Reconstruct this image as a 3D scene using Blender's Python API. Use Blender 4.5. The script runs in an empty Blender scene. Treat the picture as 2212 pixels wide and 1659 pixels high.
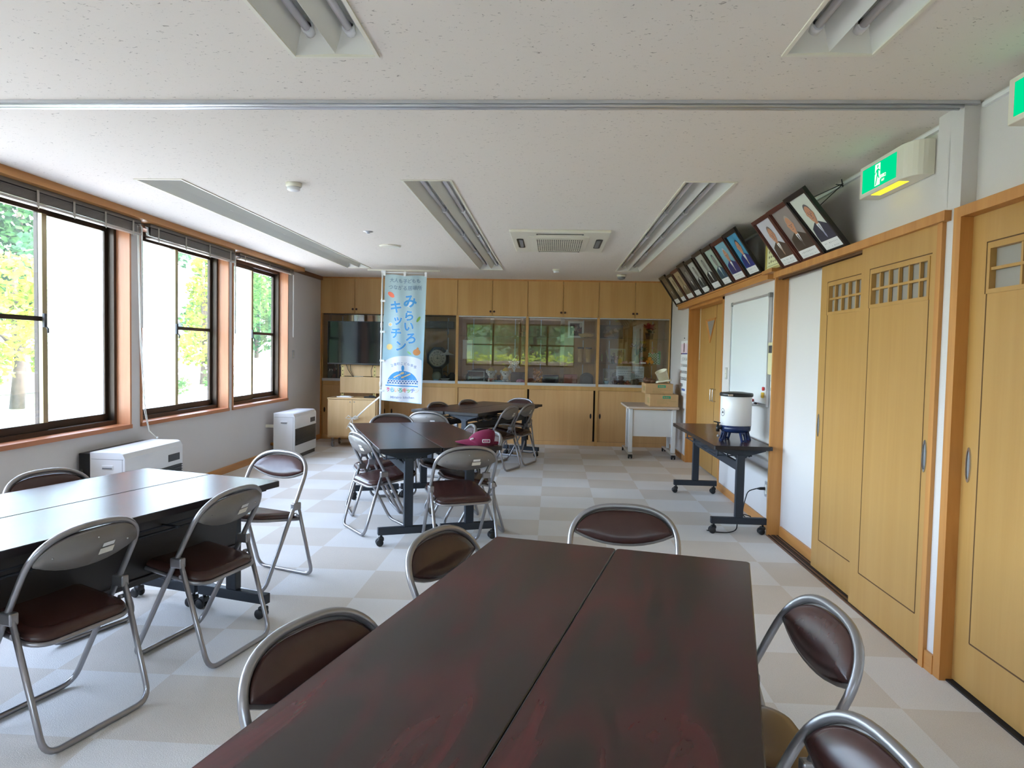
import bpy, bmesh, math, random
from mathutils import Vector, Matrix
random.seed(7)
SKYS, SKYMUL, SUNE, EXPO = 5.0, 1.0, 12.0, 1.0
SC = bpy.context.scene
COL = SC.collection
PI = math.pi

# ------------------------------------------------------------------ materials
def _new(name):
    m = bpy.data.materials.new(name); m.use_nodes = True
    nt = m.node_tree; nt.nodes.clear()
    out = nt.nodes.new('ShaderNodeOutputMaterial')
    return m, nt, out
def _l(nt, a, b): nt.links.new(a, b)
def _bsdf(nt, out, col, rough, metal=0.0, spec=0.5):
    b = nt.nodes.new('ShaderNodeBsdfPrincipled')
    b.inputs['Base Color'].default_value = (*col, 1)
    b.inputs['Roughness'].default_value = rough
    b.inputs['Metallic'].default_value = metal
    b.inputs['Specular IOR Level'].default_value = spec
    _l(nt, b.outputs[0], out.inputs[0])
    return b
def srgb(r, g, b):
    f = lambda c: (c/255/12.92) if c/255 <= .04045 else ((c/255+.055)/1.055)**2.4
    return (f(r), f(g), f(b))
def M(name, col, rough=.5, metal=0., spec=.5, noise=0., nscale=30., bump=0., bscale=200.):
    m, nt, out = _new(name)
    b = _bsdf(nt, out, col, rough, metal, spec)
    tc = nt.nodes.new('ShaderNodeTexCoord')
    if noise:
        n = nt.nodes.new('ShaderNodeTexNoise'); n.inputs['Scale'].default_value = nscale; n.inputs['Detail'].default_value = 4
        _l(nt, tc.outputs['Object'], n.inputs['Vector'])
        r = nt.nodes.new('ShaderNodeValToRGB')
        r.color_ramp.elements[0].position = .3; r.color_ramp.elements[1].position = .7
        r.color_ramp.elements[0].color = (*[c*(1-noise) for c in col], 1)
        r.color_ramp.elements[1].color = (*[min(1, c*(1+noise)) for c in col], 1)
        _l(nt, n.outputs['Fac'], r.inputs[0]); _l(nt, r.outputs[0], b.inputs['Base Color'])
    if bump:
        n2 = nt.nodes.new('ShaderNodeTexNoise'); n2.inputs['Scale'].default_value = bscale; n2.inputs['Detail'].default_value = 3
        _l(nt, tc.outputs['Object'], n2.inputs['Vector'])
        bp = nt.nodes.new('ShaderNodeBump'); bp.inputs['Strength'].default_value = bump; bp.inputs['Distance'].default_value = .004
        _l(nt, n2.outputs['Fac'], bp.inputs['Height']); _l(nt, bp.outputs[0], b.inputs['Normal'])
    return m
def wood(name, c1, c2, axis='Z', rough=.4, scale=9., c3=None, stretch=14., spec=.5, streak=None, sp=(.5, .74)):
    m, nt, out = _new(name)
    b = _bsdf(nt, out, c1, rough, 0, spec)
    tc = nt.nodes.new('ShaderNodeTexCoord'); mp = nt.nodes.new('ShaderNodeMapping')
    s = [scale, scale, scale]; s['XYZ'.index(axis)] = scale/stretch
    mp.inputs['Scale'].default_value = s
    _l(nt, tc.outputs['Object'], mp.inputs['Vector'])
    n = nt.nodes.new('ShaderNodeTexNoise'); n.inputs['Scale'].default_value = 1.6; n.inputs['Detail'].default_value = 6; n.inputs['Roughness'].default_value = .62
    n.inputs['Distortion'].default_value = .6
    _l(nt, mp.outputs[0], n.inputs['Vector'])
    r = nt.nodes.new('ShaderNodeValToRGB'); e = r.color_ramp.elements
    e[0].position = .32; e[1].position = .7; e[0].color = (*c1, 1); e[1].color = (*c2, 1)
    if c3:
        x = r.color_ramp.elements.new(.5); x.color = (*c3, 1)
    _l(nt, n.outputs['Fac'], r.inputs[0])
    last = r.outputs[0]
    if streak:
        mp2 = nt.nodes.new('ShaderNodeMapping'); s2 = [5.5, 5.5, 5.5]; s2['XYZ'.index(axis)] = 1.1
        mp2.inputs['Scale'].default_value = s2; _l(nt, tc.outputs['Object'], mp2.inputs['Vector'])
        n2 = nt.nodes.new('ShaderNodeTexNoise'); n2.inputs['Scale'].default_value = 1.3; n2.inputs['Detail'].default_value = 5; n2.inputs['Distortion'].default_value = 1.6
        _l(nt, mp2.outputs[0], n2.inputs['Vector'])
        r2 = nt.nodes.new('ShaderNodeValToRGB'); r2.color_ramp.elements[0].position = sp[0]; r2.color_ramp.elements[1].position = sp[1]
        _l(nt, n2.outputs['Fac'], r2.inputs[0])
        mx = nt.nodes.new('ShaderNodeMix'); mx.data_type = 'RGBA'
        _l(nt, r2.outputs[0], mx.inputs[0]); _l(nt, last, mx.inputs[6]); mx.inputs[7].default_value = (*streak, 1)
        last = mx.outputs[2]
    _l(nt, last, b.inputs['Base Color'])
    return m
def emit(name, col, strength):
    m, nt, out = _new(name)
    e = nt.nodes.new('ShaderNodeEmission'); e.inputs[0].default_value = (*col, 1); e.inputs[1].default_value = strength
    _l(nt, e.outputs[0], out.inputs[0]); return m
def glass(name, tint=(.95, .97, .96), film=0., filmcol=(.9, .93, .95), gloss=1.):
    """thin pane: clear transmission with a fresnel mirror; film = share of streaky dirt that scatters daylight"""
    m, nt, out = _new(name)
    t = nt.nodes.new('ShaderNodeBsdfTransparent'); t.inputs[0].default_value = (*tint, 1)
    g = nt.nodes.new('ShaderNodeBsdfGlossy'); g.inputs['Roughness'].default_value = .01; g.inputs[0].default_value = (1, 1, 1, 1)
    f = nt.nodes.new('ShaderNodeFresnel'); f.inputs['IOR'].default_value = 1.5
    mx = nt.nodes.new('ShaderNodeMixShader')
    src = t.outputs[0]
    if film:
        d = nt.nodes.new('ShaderNodeBsdfTranslucent'); d.inputs[0].default_value = (*filmcol, 1)
        tc = nt.nodes.new('ShaderNodeTexCoord'); mp = nt.nodes.new('ShaderNodeMapping'); mp.inputs['Scale'].default_value = (14, 14, 1.6)
        _l(nt, tc.outputs['Object'], mp.inputs[0])
        n = nt.nodes.new('ShaderNodeTexNoise'); n.inputs['Scale'].default_value = 2.; n.inputs['Detail'].default_value = 5
        _l(nt, mp.outputs[0], n.inputs['Vector'])
        mr = nt.nodes.new('ShaderNodeMapRange'); mr.inputs[1].default_value = .3; mr.inputs[2].default_value = .75
        mr.inputs[3].default_value = film*.55; mr.inputs[4].default_value = min(1, film*1.5)
        _l(nt, n.outputs['Fac'], mr.inputs[0])
        m2 = nt.nodes.new('ShaderNodeMixShader'); _l(nt, mr.outputs[0], m2.inputs[0])
        _l(nt, t.outputs[0], m2.inputs[1]); _l(nt, d.outputs[0], m2.inputs[2]); src = m2.outputs[0]
    ge = nt.nodes.new('ShaderNodeNewGeometry'); iv = nt.nodes.new('ShaderNodeMath'); iv.operation = 'SUBTRACT'; iv.inputs[0].default_value = 1
    ml = nt.nodes.new('ShaderNodeMath'); ml.operation = 'MULTIPLY'
    _l(nt, ge.outputs['Backfacing'], iv.inputs[1]); _l(nt, iv.outputs[0], ml.inputs[0])
    m3 = nt.nodes.new('ShaderNodeMath'); m3.operation = 'MULTIPLY'; m3.inputs[1].default_value = gloss; m3.use_clamp = True; _l(nt, f.outputs[0], m3.inputs[0]); _l(nt, m3.outputs[0], ml.inputs[1])
    _l(nt, ml.outputs[0], mx.inputs[0]); _l(nt, src, mx.inputs[1]); _l(nt, g.outputs[0], mx.inputs[2])
    _l(nt, mx.outputs[0], out.inputs[0]); return m
def leafmat(name, c1, c2):
    m, nt, out = _new(name)
    tc = nt.nodes.new('ShaderNodeTexCoord'); n = nt.nodes.new('ShaderNodeTexNoise'); n.inputs['Scale'].default_value = 3.5; n.inputs['Detail'].default_value = 3
    _l(nt, tc.outputs['Object'], n.inputs['Vector'])
    r = nt.nodes.new('ShaderNodeValToRGB'); r.color_ramp.elements[0].position = .38; r.color_ramp.elements[1].position = .62
    r.color_ramp.elements[0].color = (*c1, 1); r.color_ramp.elements[1].color = (*c2, 1)
    _l(nt, n.outputs['Fac'], r.inputs[0])
    d = nt.nodes.new('ShaderNodeBsdfDiffuse'); t = nt.nodes.new('ShaderNodeBsdfTranslucent'); mx = nt.nodes.new('ShaderNodeMixShader'); mx.inputs[0].default_value = .4
    _l(nt, r.outputs[0], d.inputs[0]); _l(nt, r.outputs[0], t.inputs[0])
    _l(nt, d.outputs[0], mx.inputs[1]); _l(nt, t.outputs[0], mx.inputs[2]); _l(nt, mx.outputs[0], out.inputs[0]); return m

# ------------------------------------------------------------------ mesh builder
def fillet(pts, r, n=5, closed=False):
    pts = [Vector(p) for p in pts]; out = []; N = len(pts)
    for i, p in enumerate(pts):
        if not closed and i in (0, N-1): out.append(p); continue
        a, b = pts[i-1], pts[(i+1) % N]
        u, v = (a-p), (b-p); lu, lv = u.length, v.length
        d = min(r, lu*.45, lv*.45)
        s, e = p+u/lu*d, p+v/lv*d
        for k in range(n+1):
            t = k/n; out.append(s*(1-t)**2 + p*2*t*(1-t) + e*t*t)
    return out
class MB:
    def __init__(s): s.v = []; s.f = []; s.m = []; s.sm = []
    def add(s, vs, fs, mi=0, smooth=False):
        o = len(s.v); s.v += [tuple(p) for p in vs]
        for f in fs: s.f.append([o+i for i in f]); s.m.append(mi); s.sm.append(smooth)
        return s
    def box(s, x0, y0, z0, x1, y1, z1, mi=0, T=None):
        vs = [Vector(p) for p in ((x0,y0,z0),(x1,y0,z0),(x1,y1,z0),(x0,y1,z0),(x0,y0,z1),(x1,y0,z1),(x1,y1,z1),(x0,y1,z1))]
        if T is not None: vs = [T @ p for p in vs]
        return s.add(vs, [(0,3,2,1),(4,5,6,7),(0,1,5,4),(1,2,6,5),(2,3,7,6),(3,0,4,7)], mi)
    def rbox(s, x0, y0, z0, x1, y1, z1, r=.01, mi=0, T=None, seg=2):
        bm = bmesh.new(); bmesh.ops.create_cube(bm, size=1)
        for v in bm.verts: v.co = Vector(((x0+x1)/2+v.co.x*(x1-x0), (y0+y1)/2+v.co.y*(y1-y0), (z0+z1)/2+v.co.z*(z1-z0)))
        bmesh.ops.bevel(bm, geom=bm.edges[:], offset=r, segments=seg, affect='EDGES', profile=.5)
        return s.bm(bm, mi, T, smooth=False)
    def bm(s, bm, mi=0, T=None, smooth=True):
        bm.verts.index_update()
        vs = [(T @ v.co) if T is not None else v.co.copy() for v in bm.verts]
        fs = [[v.index for v in f.verts] for f in bm.faces]; bm.free()
        return s.add(vs, fs, mi, smooth)
    def tube(s, pts, r, n=8, closed=False, mi=0, cap=True, T=None):
        pts = [Vector(p) for p in pts]
        if T is not None: pts = [T @ p for p in pts]
        N = len(pts); rs = r if isinstance(r, (list, tuple)) else [r]*N
        vs = []; up = None
        for i, p in enumerate(pts):
            if closed: t = (pts[(i+1) % N]-pts[i-1])
            else: t = pts[min(i+1, N-1)]-pts[max(i-1, 0)]
            t.normalize()
            if up is None:
                up = Vector((0,0,1)) if abs(t.z) < .9 else Vector((1,0,0))
            up = (up - t*up.dot(t)); up.normalize(); sd = t.cross(up)
            for k in range(n):
                a = 2*PI*k/n; vs.append(p + up*math.cos(a)*rs[i] + sd*math.sin(a)*rs[i])
        fs = []
        for i in range(N if closed else N-1):
            j = (i+1) % N
            for k in range(n):
                k2 = (k+1) % n; fs.append((i*n+k, i*n+k2, j*n+k2, j*n+k))
        s.add(vs, fs, mi, True)
        if cap and not closed:
            s.add(vs[:n], [tuple(range(n))[::-1]], mi); s.add(vs[-n:], [tuple(range(n))], mi)
        return s
    def lathe(s, prof, n=24, c=(0,0,0), mi=0, T=None, axis='Z', smooth=True):
        vs = []; fs = []; c = Vector(c)
        for r, z in prof:
            for k in range(n):
                a = 2*PI*k/n
                p = {'Z': Vector((r*math.cos(a), r*math.sin(a), z)), 'Y': Vector((r*math.cos(a), z, r*math.sin(a))), 'X': Vector((z, r*math.cos(a), r*math.sin(a)))}[axis]
                p = p + c; vs.append(T @ p if T is not None else p)
        P = len(prof)
        for i in range(P-1):
            for k in range(n):
                k2 = (k+1) % n; fs.append((i*n+k, i*n+k2, (i+1)*n+k2, (i+1)*n+k))
        if prof[0][0] > 1e-6: fs.append(tuple(range(n))[::-1])
        if prof[-1][0] > 1e-6: fs.append(tuple((P-1)*n+k for k in range(n)))
        return s.add(vs, fs, mi, smooth)
    def ball(s, c, rx, ry=None, rz=None, mi=0, n=12, T=None):
        ry = ry or rx; rz = rz or rx; pr = []
        for i in range(n//2+1):
            a = -PI/2+PI*i/(n//2); pr.append((max(math.cos(a), 1e-7), math.sin(a)))
        vs = []; fs = []; c = Vector(c)
        for r, z in pr:
            for k in range(n):
                a = 2*PI*k/n; p = Vector((rx*r*math.cos(a), ry*r*math.sin(a), rz*z))
                vs.append((T @ p if T is not None else p)+c)
        for i in range(len(pr)-1):
            for k in range(n):
                k2 = (k+1) % n; fs.append((i*n+k, i*n+k2, (i+1)*n+k2, (i+1)*n+k))
        return s.add(vs, fs, mi, True)
    def prism(s, poly, a, b, axis='Z', mi=0, T=None, smooth=False):
        """poly of 2-D points extruded between a and b along axis ('X': (y,z), 'Y': (x,z), 'Z': (x,y))"""
        def q(u, v, w): return {'Z': (u, v, w), 'Y': (u, w, v), 'X': (w, u, v)}[axis]
        n = len(poly); vs = [Vector(q(u, v, a)) for u, v in poly]+[Vector(q(u, v, b)) for u, v in poly]
        if T is not None: vs = [T @ p for p in vs]
        s.add(vs, [tuple(range(n))[::-1], tuple(range(n, 2*n))], mi)
        return s.add(vs, [(i, (i+1) % n, n+(i+1) % n, n+i) for i in range(n)], mi, smooth)
    def quad(s, a, b, c, d, mi=0): return s.add([a, b, c, d], [(0,1,2,3)], mi)
    def build(s, name, mat, parent=None, loc=None, rotz=None, bevel=0, subsurf=0):
        me = bpy.data.meshes.new(name); me.from_pydata([tuple(p) for p in s.v], [], s.f)
        mats = mat if isinstance(mat, (list, tuple)) else [mat]
        for mm in mats: me.materials.append(mm)
        me.polygons.foreach_set('material_index', s.m); me.polygons.foreach_set('use_smooth', s.sm)
        bm = bmesh.new(); bm.from_mesh(me)
        bmesh.ops.remove_doubles(bm, verts=bm.verts[:], dist=1e-6)
        bmesh.ops.recalc_face_normals(bm, faces=bm.faces[:]); bm.to_mesh(me); bm.free(); me.update()
        o = bpy.data.objects.new(name, me); COL.objects.link(o)
        if parent: o.parent = parent
        if loc is not None: o.location = loc
        if rotz is not None: o.rotation_euler = (0, 0, rotz)
        if bevel:
            b = o.modifiers.new('b', 'BEVEL'); b.width = bevel; b.segments = 2; b.limit_method = 'ANGLE'
        if subsurf:
            b = o.modifiers.new('s', 'SUBSURF'); b.levels = subsurf; b.render_levels = subsurf
        return o
def ell(cx, cy, rx, ry, n=20, a0=0, a1=2*PI):
    return [(cx+rx*math.cos(a0+(a1-a0)*i/n), cy+ry*math.sin(a0+(a1-a0)*i/n)) for i in range(n if abs(a1-a0-2*PI) < 1e-6 else n+1)]
def rrect(x0, y0, x1, y1, r, n=4):
    p = []
    for cx, cy, a in ((x1-r, y0+r, -PI/2), (x1-r, y1-r, 0), (x0+r, y1-r, PI/2), (x0+r, y0+r, PI)):
        p += [(cx+r*math.cos(a+PI/2*k/n), cy+r*math.sin(a+PI/2*k/n)) for k in range(n+1)]
    return p
# ------------------------------------------------------------------ scene bookkeeping
def tag(o, label, cat, group=None, kind=None):
    o['label'] = label; o['category'] = cat
    if group: o['group'] = group
    if kind: o['kind'] = kind
    return o
def thing(name, label, cat, loc=(0,0,0), rotz=0., group=None):
    o = bpy.data.objects.new(name, None); COL.objects.link(o)
    o.empty_display_size = .1; o.location = loc; o.rotation_euler = (0, 0, rotz)
    return tag(o, label, cat, group)
def struct(o, label=None):
    o['kind'] = 'structure'
    if label: o['label'] = label
    return o
def dup(root, loc, rotz, label, group=None, name=None):
    r = root.copy(); COL.objects.link(r); r.location = loc; r.rotation_euler = (0, 0, rotz); r['label'] = label
    if group: r['group'] = group
    for ch in list(root.children):
        c = ch.copy(); COL.objects.link(c); c.parent = r
        for g in list(ch.children):
            d = g.copy(); COL.objects.link(d); d.parent = c
    return r
def text_mb(s, size, fn, mi=0, mb=None, bold=0., align='CENTER', space=1., fine=0.):
    """lettering as mesh: fn maps flat (u, v) to a point on the surface it is printed on"""
    cu = bpy.data.curves.new('lettering', 'FONT'); cu.body = s; cu.size = size; cu.align_x = align; cu.align_y = 'CENTER'
    cu.offset = bold; cu.space_character = space; cu.resolution_u = 3
    ob = bpy.data.objects.new('lettering', cu); COL.objects.link(ob)
    dg = bpy.context.evaluated_depsgraph_get(); dg.update()
    me = bpy.data.meshes.new_from_object(ob.evaluated_get(dg))
    if fine:
        bm = bmesh.new(); bm.from_mesh(me); bmesh.ops.remove_doubles(bm, verts=bm.verts[:], dist=1e-6); bmesh.ops.triangulate(bm, faces=bm.faces[:])
        for _ in range(3):
            el = [e for e in bm.edges if e.calc_length() > fine]
            if not el: break
            bmesh.ops.subdivide_edges(bm, edges=el, cuts=1); bmesh.ops.triangulate(bm, faces=[f for f in bm.faces if len(f.verts) > 3])
        bm.to_mesh(me); bm.free()
    vs = [fn(v.co.x, v.co.y) for v in me.vertices]; fs = [list(p.vertices) for p in me.polygons]
    bpy.data.objects.remove(ob); bpy.data.curves.remove(cu); bpy.data.meshes.remove(me)
    mb = mb or MB(); return mb.add(vs, fs, mi)

# ------------------------------------------------------------------ the materials of the room
m_wall = M('wallpaper_white', srgb(210, 206, 204), .85, bump=.25, bscale=260)
m_panelwhite = M('panel_white', srgb(210, 207, 206), .8, bump=.1, bscale=260)
def ceiling_mat():
    m, nt, out = _new('ceiling_board'); b = _bsdf(nt, out, srgb(222, 217, 209), .95, 0, .2)
    tc = nt.nodes.new('ShaderNodeTexCoord'); mp = nt.nodes.new('ShaderNodeMapping')
    mp.inputs['Rotation'].default_value = (0, 0, .5); mp.inputs['Scale'].default_value = (48, 84, 1)
    _l(nt, tc.outputs['Object'], mp.inputs[0])
    v = nt.nodes.new('ShaderNodeTexNoise'); v.inputs['Scale'].default_value = 1.; v.inputs['Detail'].default_value = 3.; v.inputs['Roughness'].default_value = .6; v.inputs['Distortion'].default_value = .8
    _l(nt, mp.outputs[0], v.inputs['Vector'])
    r = nt.nodes.new('ShaderNodeValToRGB'); e = r.color_ramp.elements
    e[0].position = .300; e[0].color = (*srgb(160, 152, 142), 1); e[1].position = .352; e[1].color = (*srgb(226, 219, 209), 1)
    _l(nt, v.outputs['Fac'], r.inputs[0]); _l(nt, r.outputs[0], b.inputs['Base Color'])
    bp = nt.nodes.new('ShaderNodeBump'); bp.inputs['Strength'].default_value = .4; bp.inputs['Distance'].default_value = .004
    _l(nt, r.outputs[0], bp.inputs['Height']); _l(nt, bp.outputs[0], b.inputs['Normal'])
    return m
m_ceil = ceiling_mat()
def carpet_mat():
    m, nt, out = _new('carpet_tiles'); b = _bsdf(nt, out, (.5, .5, .5), .97, 0, .1)
    tc = nt.nodes.new('ShaderNodeTexCoord'); mp = nt.nodes.new('ShaderNodeMapping')
    mp.inputs['Location'].default_value = (.0774*2+40, -8.859*2+40, .5); mp.inputs['Scale'].default_value = (2, 2, 0)
    _l(nt, tc.outputs['Object'], mp.inputs[0])
    ck = nt.nodes.new('ShaderNodeTexChecker'); ck.inputs['Scale'].default_value = 1.0
    ck.inputs['Color1'].default_value = (*srgb(222, 221, 219), 1); ck.inputs['Color2'].default_value = (*srgb(211, 205, 197), 1)
    _l(nt, mp.outputs[0], ck.inputs['Vector'])
    n = nt.nodes.new('ShaderNodeTexNoise'); n.inputs['Scale'].default_value = 220; n.inputs['Detail'].default_value = 3
    _l(nt, tc.outputs['Object'], n.inputs['Vector'])
    n3 = nt.nodes.new('ShaderNodeTexNoise'); n3.inputs['Scale'].default_value = 1.1; n3.inputs['Detail'].default_value = 3
    _l(nt, tc.outputs['Object'], n3.inputs['Vector'])
    ad = nt.nodes.new('ShaderNodeMath'); ad.operation = 'ADD'; _l(nt, n.outputs['Fac'], ad.inputs[0]); _l(nt, n3.outputs['Fac'], ad.inputs[1])
    mr = nt.nodes.new('ShaderNodeMapRange'); mr.inputs[1].default_value = .6; mr.inputs[2].default_value = 1.4; mr.inputs[3].default_value = .84; mr.inputs[4].default_value = 1.1
    _l(nt, ad.outputs[0], mr.inputs[0])
    mx = nt.nodes.new('ShaderNodeMix'); mx.data_type = 'RGBA'; mx.blend_type = 'MULTIPLY'; mx.inputs[0].default_value = 1
    _l(nt, ck.outputs[0], mx.inputs[6]); _l(nt, mr.outputs[0], mx.inputs[7]); _l(nt, mx.outputs[2], b.inputs['Base Color'])
    bp = nt.nodes.new('ShaderNodeBump'); bp.inputs['Strength'].default_value = .5; bp.inputs['Distance'].default_value = .004
    _l(nt, n.outputs['Fac'], bp.inputs['Height']); _l(nt, bp.outputs[0], b.inputs['Normal'])
    return m
m_carpet = carpet_mat()
OAK1, OAK2 = srgb(176, 134, 72), srgb(186, 145, 84)
m_door = wood('honey_oak_door', OAK1, OAK2, 'Z', .38, 7, stretch=22)
m_case = wood('oak_casing', srgb(181, 122, 62), srgb(201, 144, 80), 'Z', .4, 9, stretch=16)
m_caseH = wood('oak_casing_flat', srgb(181, 122, 62), srgb(201, 144, 80), 'Y', .4, 9, stretch=16)
m_cab = wood('cabinet_veneer', srgb(190, 146, 84), srgb(203, 161, 101), 'Z', .42, 8, stretch=20)
m_cab2 = wood('cabinet_lower_veneer', srgb(200, 156, 102), srgb(211, 169, 115), 'Z', .42, 8, stretch=20)
m_cabin = wood('cabinet_inside', srgb(171, 141, 104), srgb(184, 156, 118), 'Z', .6, 8, stretch=16)
m_redwood = wood('red_brown_sill', srgb(170, 108, 72), srgb(190, 128, 90), 'Y', .3, 8, stretch=16)
m_redwoodZ = wood('red_brown_jamb', srgb(186, 128, 92), srgb(202, 146, 110), 'Z', .3, 8, stretch=16)
m_standwood = wood('stand_veneer', srgb(206, 170, 120), srgb(217, 183, 135), 'Z', .45, 8, stretch=18)
m_top = wood('rosewood_laminate', srgb(34, 26, 25), srgb(58, 36, 33), 'X', .27, 7, c3=srgb(44, 31, 29), stretch=7, streak=srgb(84, 34, 37), sp=(.44, .7), spec=.4)
m_edge = M('black_edge_band', srgb(30, 26, 28), .35)
m_tleg = M('charcoal_steel', srgb(47, 53, 62), .5, .3)
m_rubber = M('black_castor', srgb(28, 29, 32), .5)
m_chrome = M('silver_grey_pipe', srgb(158, 156, 158), .3, .75)
m_shell = M('grey_seat_back_shell', srgb(128, 122, 118), .4, .15)
m_vinyl = M('brown_vinyl', srgb(66, 41, 37), .27, 0, .5, noise=.08, nscale=25)
m_sticker = M('paper_sticker', srgb(225, 221, 208), .6)
m_stickerw = M('white_sticker', srgb(235, 235, 235), .6)
m_alum = M('bronze_window_frame', srgb(66, 54, 44), .35, .5)
m_alum2 = M('champagne_meeting_stile', srgb(190, 176, 140), .3, .5)
m_silver = M('aluminium', srgb(205, 207, 212), .3, .6)
m_steel = M('bright_steel', srgb(200, 200, 200), .22, .9)
m_white = M('white_enamel', srgb(228, 229, 231), .3)
m_offw = M('ivory_plastic', srgb(226, 222, 206), .4)
m_paper = M('white_paper', srgb(236, 236, 236), .8)
m_grey = M('mid_grey_plastic', srgb(130, 132, 136), .5)
m_dgrey = M('dark_grey_plastic', srgb(62, 64, 68), .5)
m_black = M('black_plastic', srgb(22, 22, 24), .4)
m_line = M('dark_joint', srgb(92, 62, 32), .8)
m_dark = M('dark_gap', srgb(28, 20, 14), .8)
m_navy = M('navy_enamel', srgb(28, 44, 84), .25)
m_glass = glass('clear_window_glass', (.95, .96, .96), film=.015)
m_haze = glass('dirty_window_glass', (.95, .97, .97), film=.16)
m_cabglass = glass('cabinet_glass', (.86, .87, .83), gloss=2.6)
m_shelfglass = glass('glass_shelf', (.85, .92, .88))
m_frost = M('frosted_glass', srgb(150, 145, 138), .3)
m_blind = M('brown_grey_slat', srgb(110, 104, 98), .4, .3)
m_blindrail = M('blind_bottom_rail', srgb(170, 164, 156), .3, .5)
m_tape = M('ladder_tape', srgb(170, 165, 155), .7)
m_cordw = M('white_cord', srgb(232, 230, 224), .6)
m_red = M('red_plastic', srgb(200, 44, 48), .5)
m_yellow = M('yellow_plastic', srgb(226, 190, 70), .5)
m_green = M('green_plastic', srgb(70, 150, 80), .5)
m_card = M('cardboard', srgb(186, 152, 108), .85, noise=.06, nscale=12)
m_cardg = M('teal_print', srgb(38, 148, 116), .8)
m_cardt = M('faint_print', srgb(150, 140, 90), .85)
m_deskw = M('pale_grey_steel', srgb(208, 210, 210), .45)
m_deskt = wood('pale_desk_top', srgb(186, 170, 156), srgb(196, 182, 168), 'X', .4, 8)

# ------------------------------------------------------------------ the room shell
XL, XR, YB, YF, ZC = -3.55, 1.77, 11.22, -2.6, 2.485
struct(MB().box(-3.8, YF-.2, -.12, 2.2, YB+.2, 0).build('floor', m_carpet), 'beige and grey checkered carpet tile floor')
# ceiling with the cut-outs of the recessed lamps
LX = [(-2.79, -2.46), (-1.0, -.67), (.805, 1.135)]
LAMPS = [(0, 4.6, 9.5), (1, 4.58, 9.5), (2, 4.57, 9.5), (1, -2.2, 2.68), (2, -2.2, 2.68)]
holes = [(LX[i][0]+.012, LX[i][1]-.012, a+.012, b-.012) for i, a, b in LAMPS]
xs = sorted({-3.8, 2.2} | {h[0] for h in holes} | {h[1] for h in holes}); ys = sorted({YF-.2, YB+.2} | {h[2] for h in holes} | {h[3] for h in holes})
mb = MB()
for i in range(len(xs)-1):
    for j in range(len(ys)-1):
        cx, cy = (xs[i]+xs[i+1])/2, (ys[j]+ys[j+1])/2
        if any(h[0] < cx < h[1] and h[2] < cy < h[3] for h in holes): continue
        x0, x1, y0, y1 = xs[i], xs[i+1], ys[j], ys[j+1]
        mb.add([(x0,y0,ZC),(x0,y1,ZC),(x1,y1,ZC),(x1,y0,ZC)], [(0,1,2,3)])
for x0, x1, y0, y1 in holes:
    z = ZC+.13
    mb.add([(x0,y0,ZC),(x1,y0,ZC),(x1,y1,ZC),(x0,y1,ZC),(x0,y0,z),(x1,y0,z),(x1,y1,z),(x0,y1,z)], [(0,1,5,4),(1,2,6,5),(2,3,7,6),(3,0,4,7),(4,5,6,7)])
struct(mb.build('ceiling', m_ceil), 'white rock-wool board ceiling flecked with fine pits')
struct(MB().box(-4.3, YF-.6, ZC+.2, 2.6, YB+.4, ZC+.5).build('roof', m_dgrey))  # unseen slab added above the ceiling to keep the sun out
# left wall: openings of the windows
WZ0, WZ1 = .705, 2.415
WINS = [(4.13, 5.80), (5.94, 7.615), (7.705, 9.36), (2.32, 3.99), (.51, 2.18)]
XO = -3.75
mb = MB(); ed = sorted(WINS); y = YF-.2
for a, b in ed:
    mb.box(XO, y, 0, XL, a, ZC); mb.box(XO, a, 0, XL, b, WZ0); mb.box(XO, a, WZ1, XL, b, ZC); y = b
mb.box(XO, y, 0, XL, YB+.2, ZC)
struct(mb.build('wall_left', m_wall), 'white papered wall with the row of windows')
# rear wall (behind the camera) with its band of windows
RX0, RX1, RZ0, RZ1 = -2.95, .75, .92, 2.36
mb = MB(); mb.box(-3.75, YF-.2, 0, RX0, YF, ZC); mb.box(RX1, YF-.2, 0, 2.2, YF, ZC); mb.box(RX0, YF-.2, 0, RX1, YF, RZ0); mb.box(RX0, YF-.2, RZ1, RX1, YF, ZC)
struct(mb.build('wall_front', m_wall), 'white papered wall behind the camera')
struct(MB().box(-3.8, YB, 0, 2.2, YB+.2, ZC).build('wall_back', m_wall), 'wall behind the fitted cabinets')
# right wall
mb = MB()
mb.box(XR, 9.36, 0, 2.0, YB+.2, ZC)
mb.box(XR, 7.55, 2.02, 2.0, 9.36, ZC); mb.box(1.93, 7.4, 0, 2.0, 9.5, 2.1)
mb.box(XR, 5.6, 0, 2.0, 7.55, ZC)
mb.box(1.80, 4.6, 0, 2.0, 5.6, 2.03); mb.box(XR, 3.29, 2.03, 2.0, 5.6, ZC); mb.box(1.80, 3.29, 0, 2.0, 4.6, 2.03)
mb.box(1.72, 3.16, 0, 2.0, 3.262, ZC); mb.box(1.72, 3.26, 2.04, 2.0, 3.36, ZC)
mb.box(1.785, YF-.2, 2.03, 2.0, 3.16, ZC); mb.box(1.81, YF-.2, 0, 2.0, 3.16, 2.03)
struct(mb.build('wall_right', m_wall), 'white papered wall with the sliding doors')
# baseboards
struct(MB().box(XL, YF, 0, XL+.012, YB-.5, .075).build('baseboard_left', m_caseH), 'red-brown baseboard under the windows')
mb = MB()
mb.box(XR-.013, 9.42, 0, XR, 10.72, .075); mb.box(XR-.013, 5.68, 0, XR, 7.55, .075); mb.box(1.785, 4.6, 0, 1.80, 5.56, .085); mb.box(1.708, 3.19, 0, 1.72, 3.262, .085)
struct(mb.build('baseboard_right', m_caseH), 'oak baseboard along the right wall')
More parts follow.
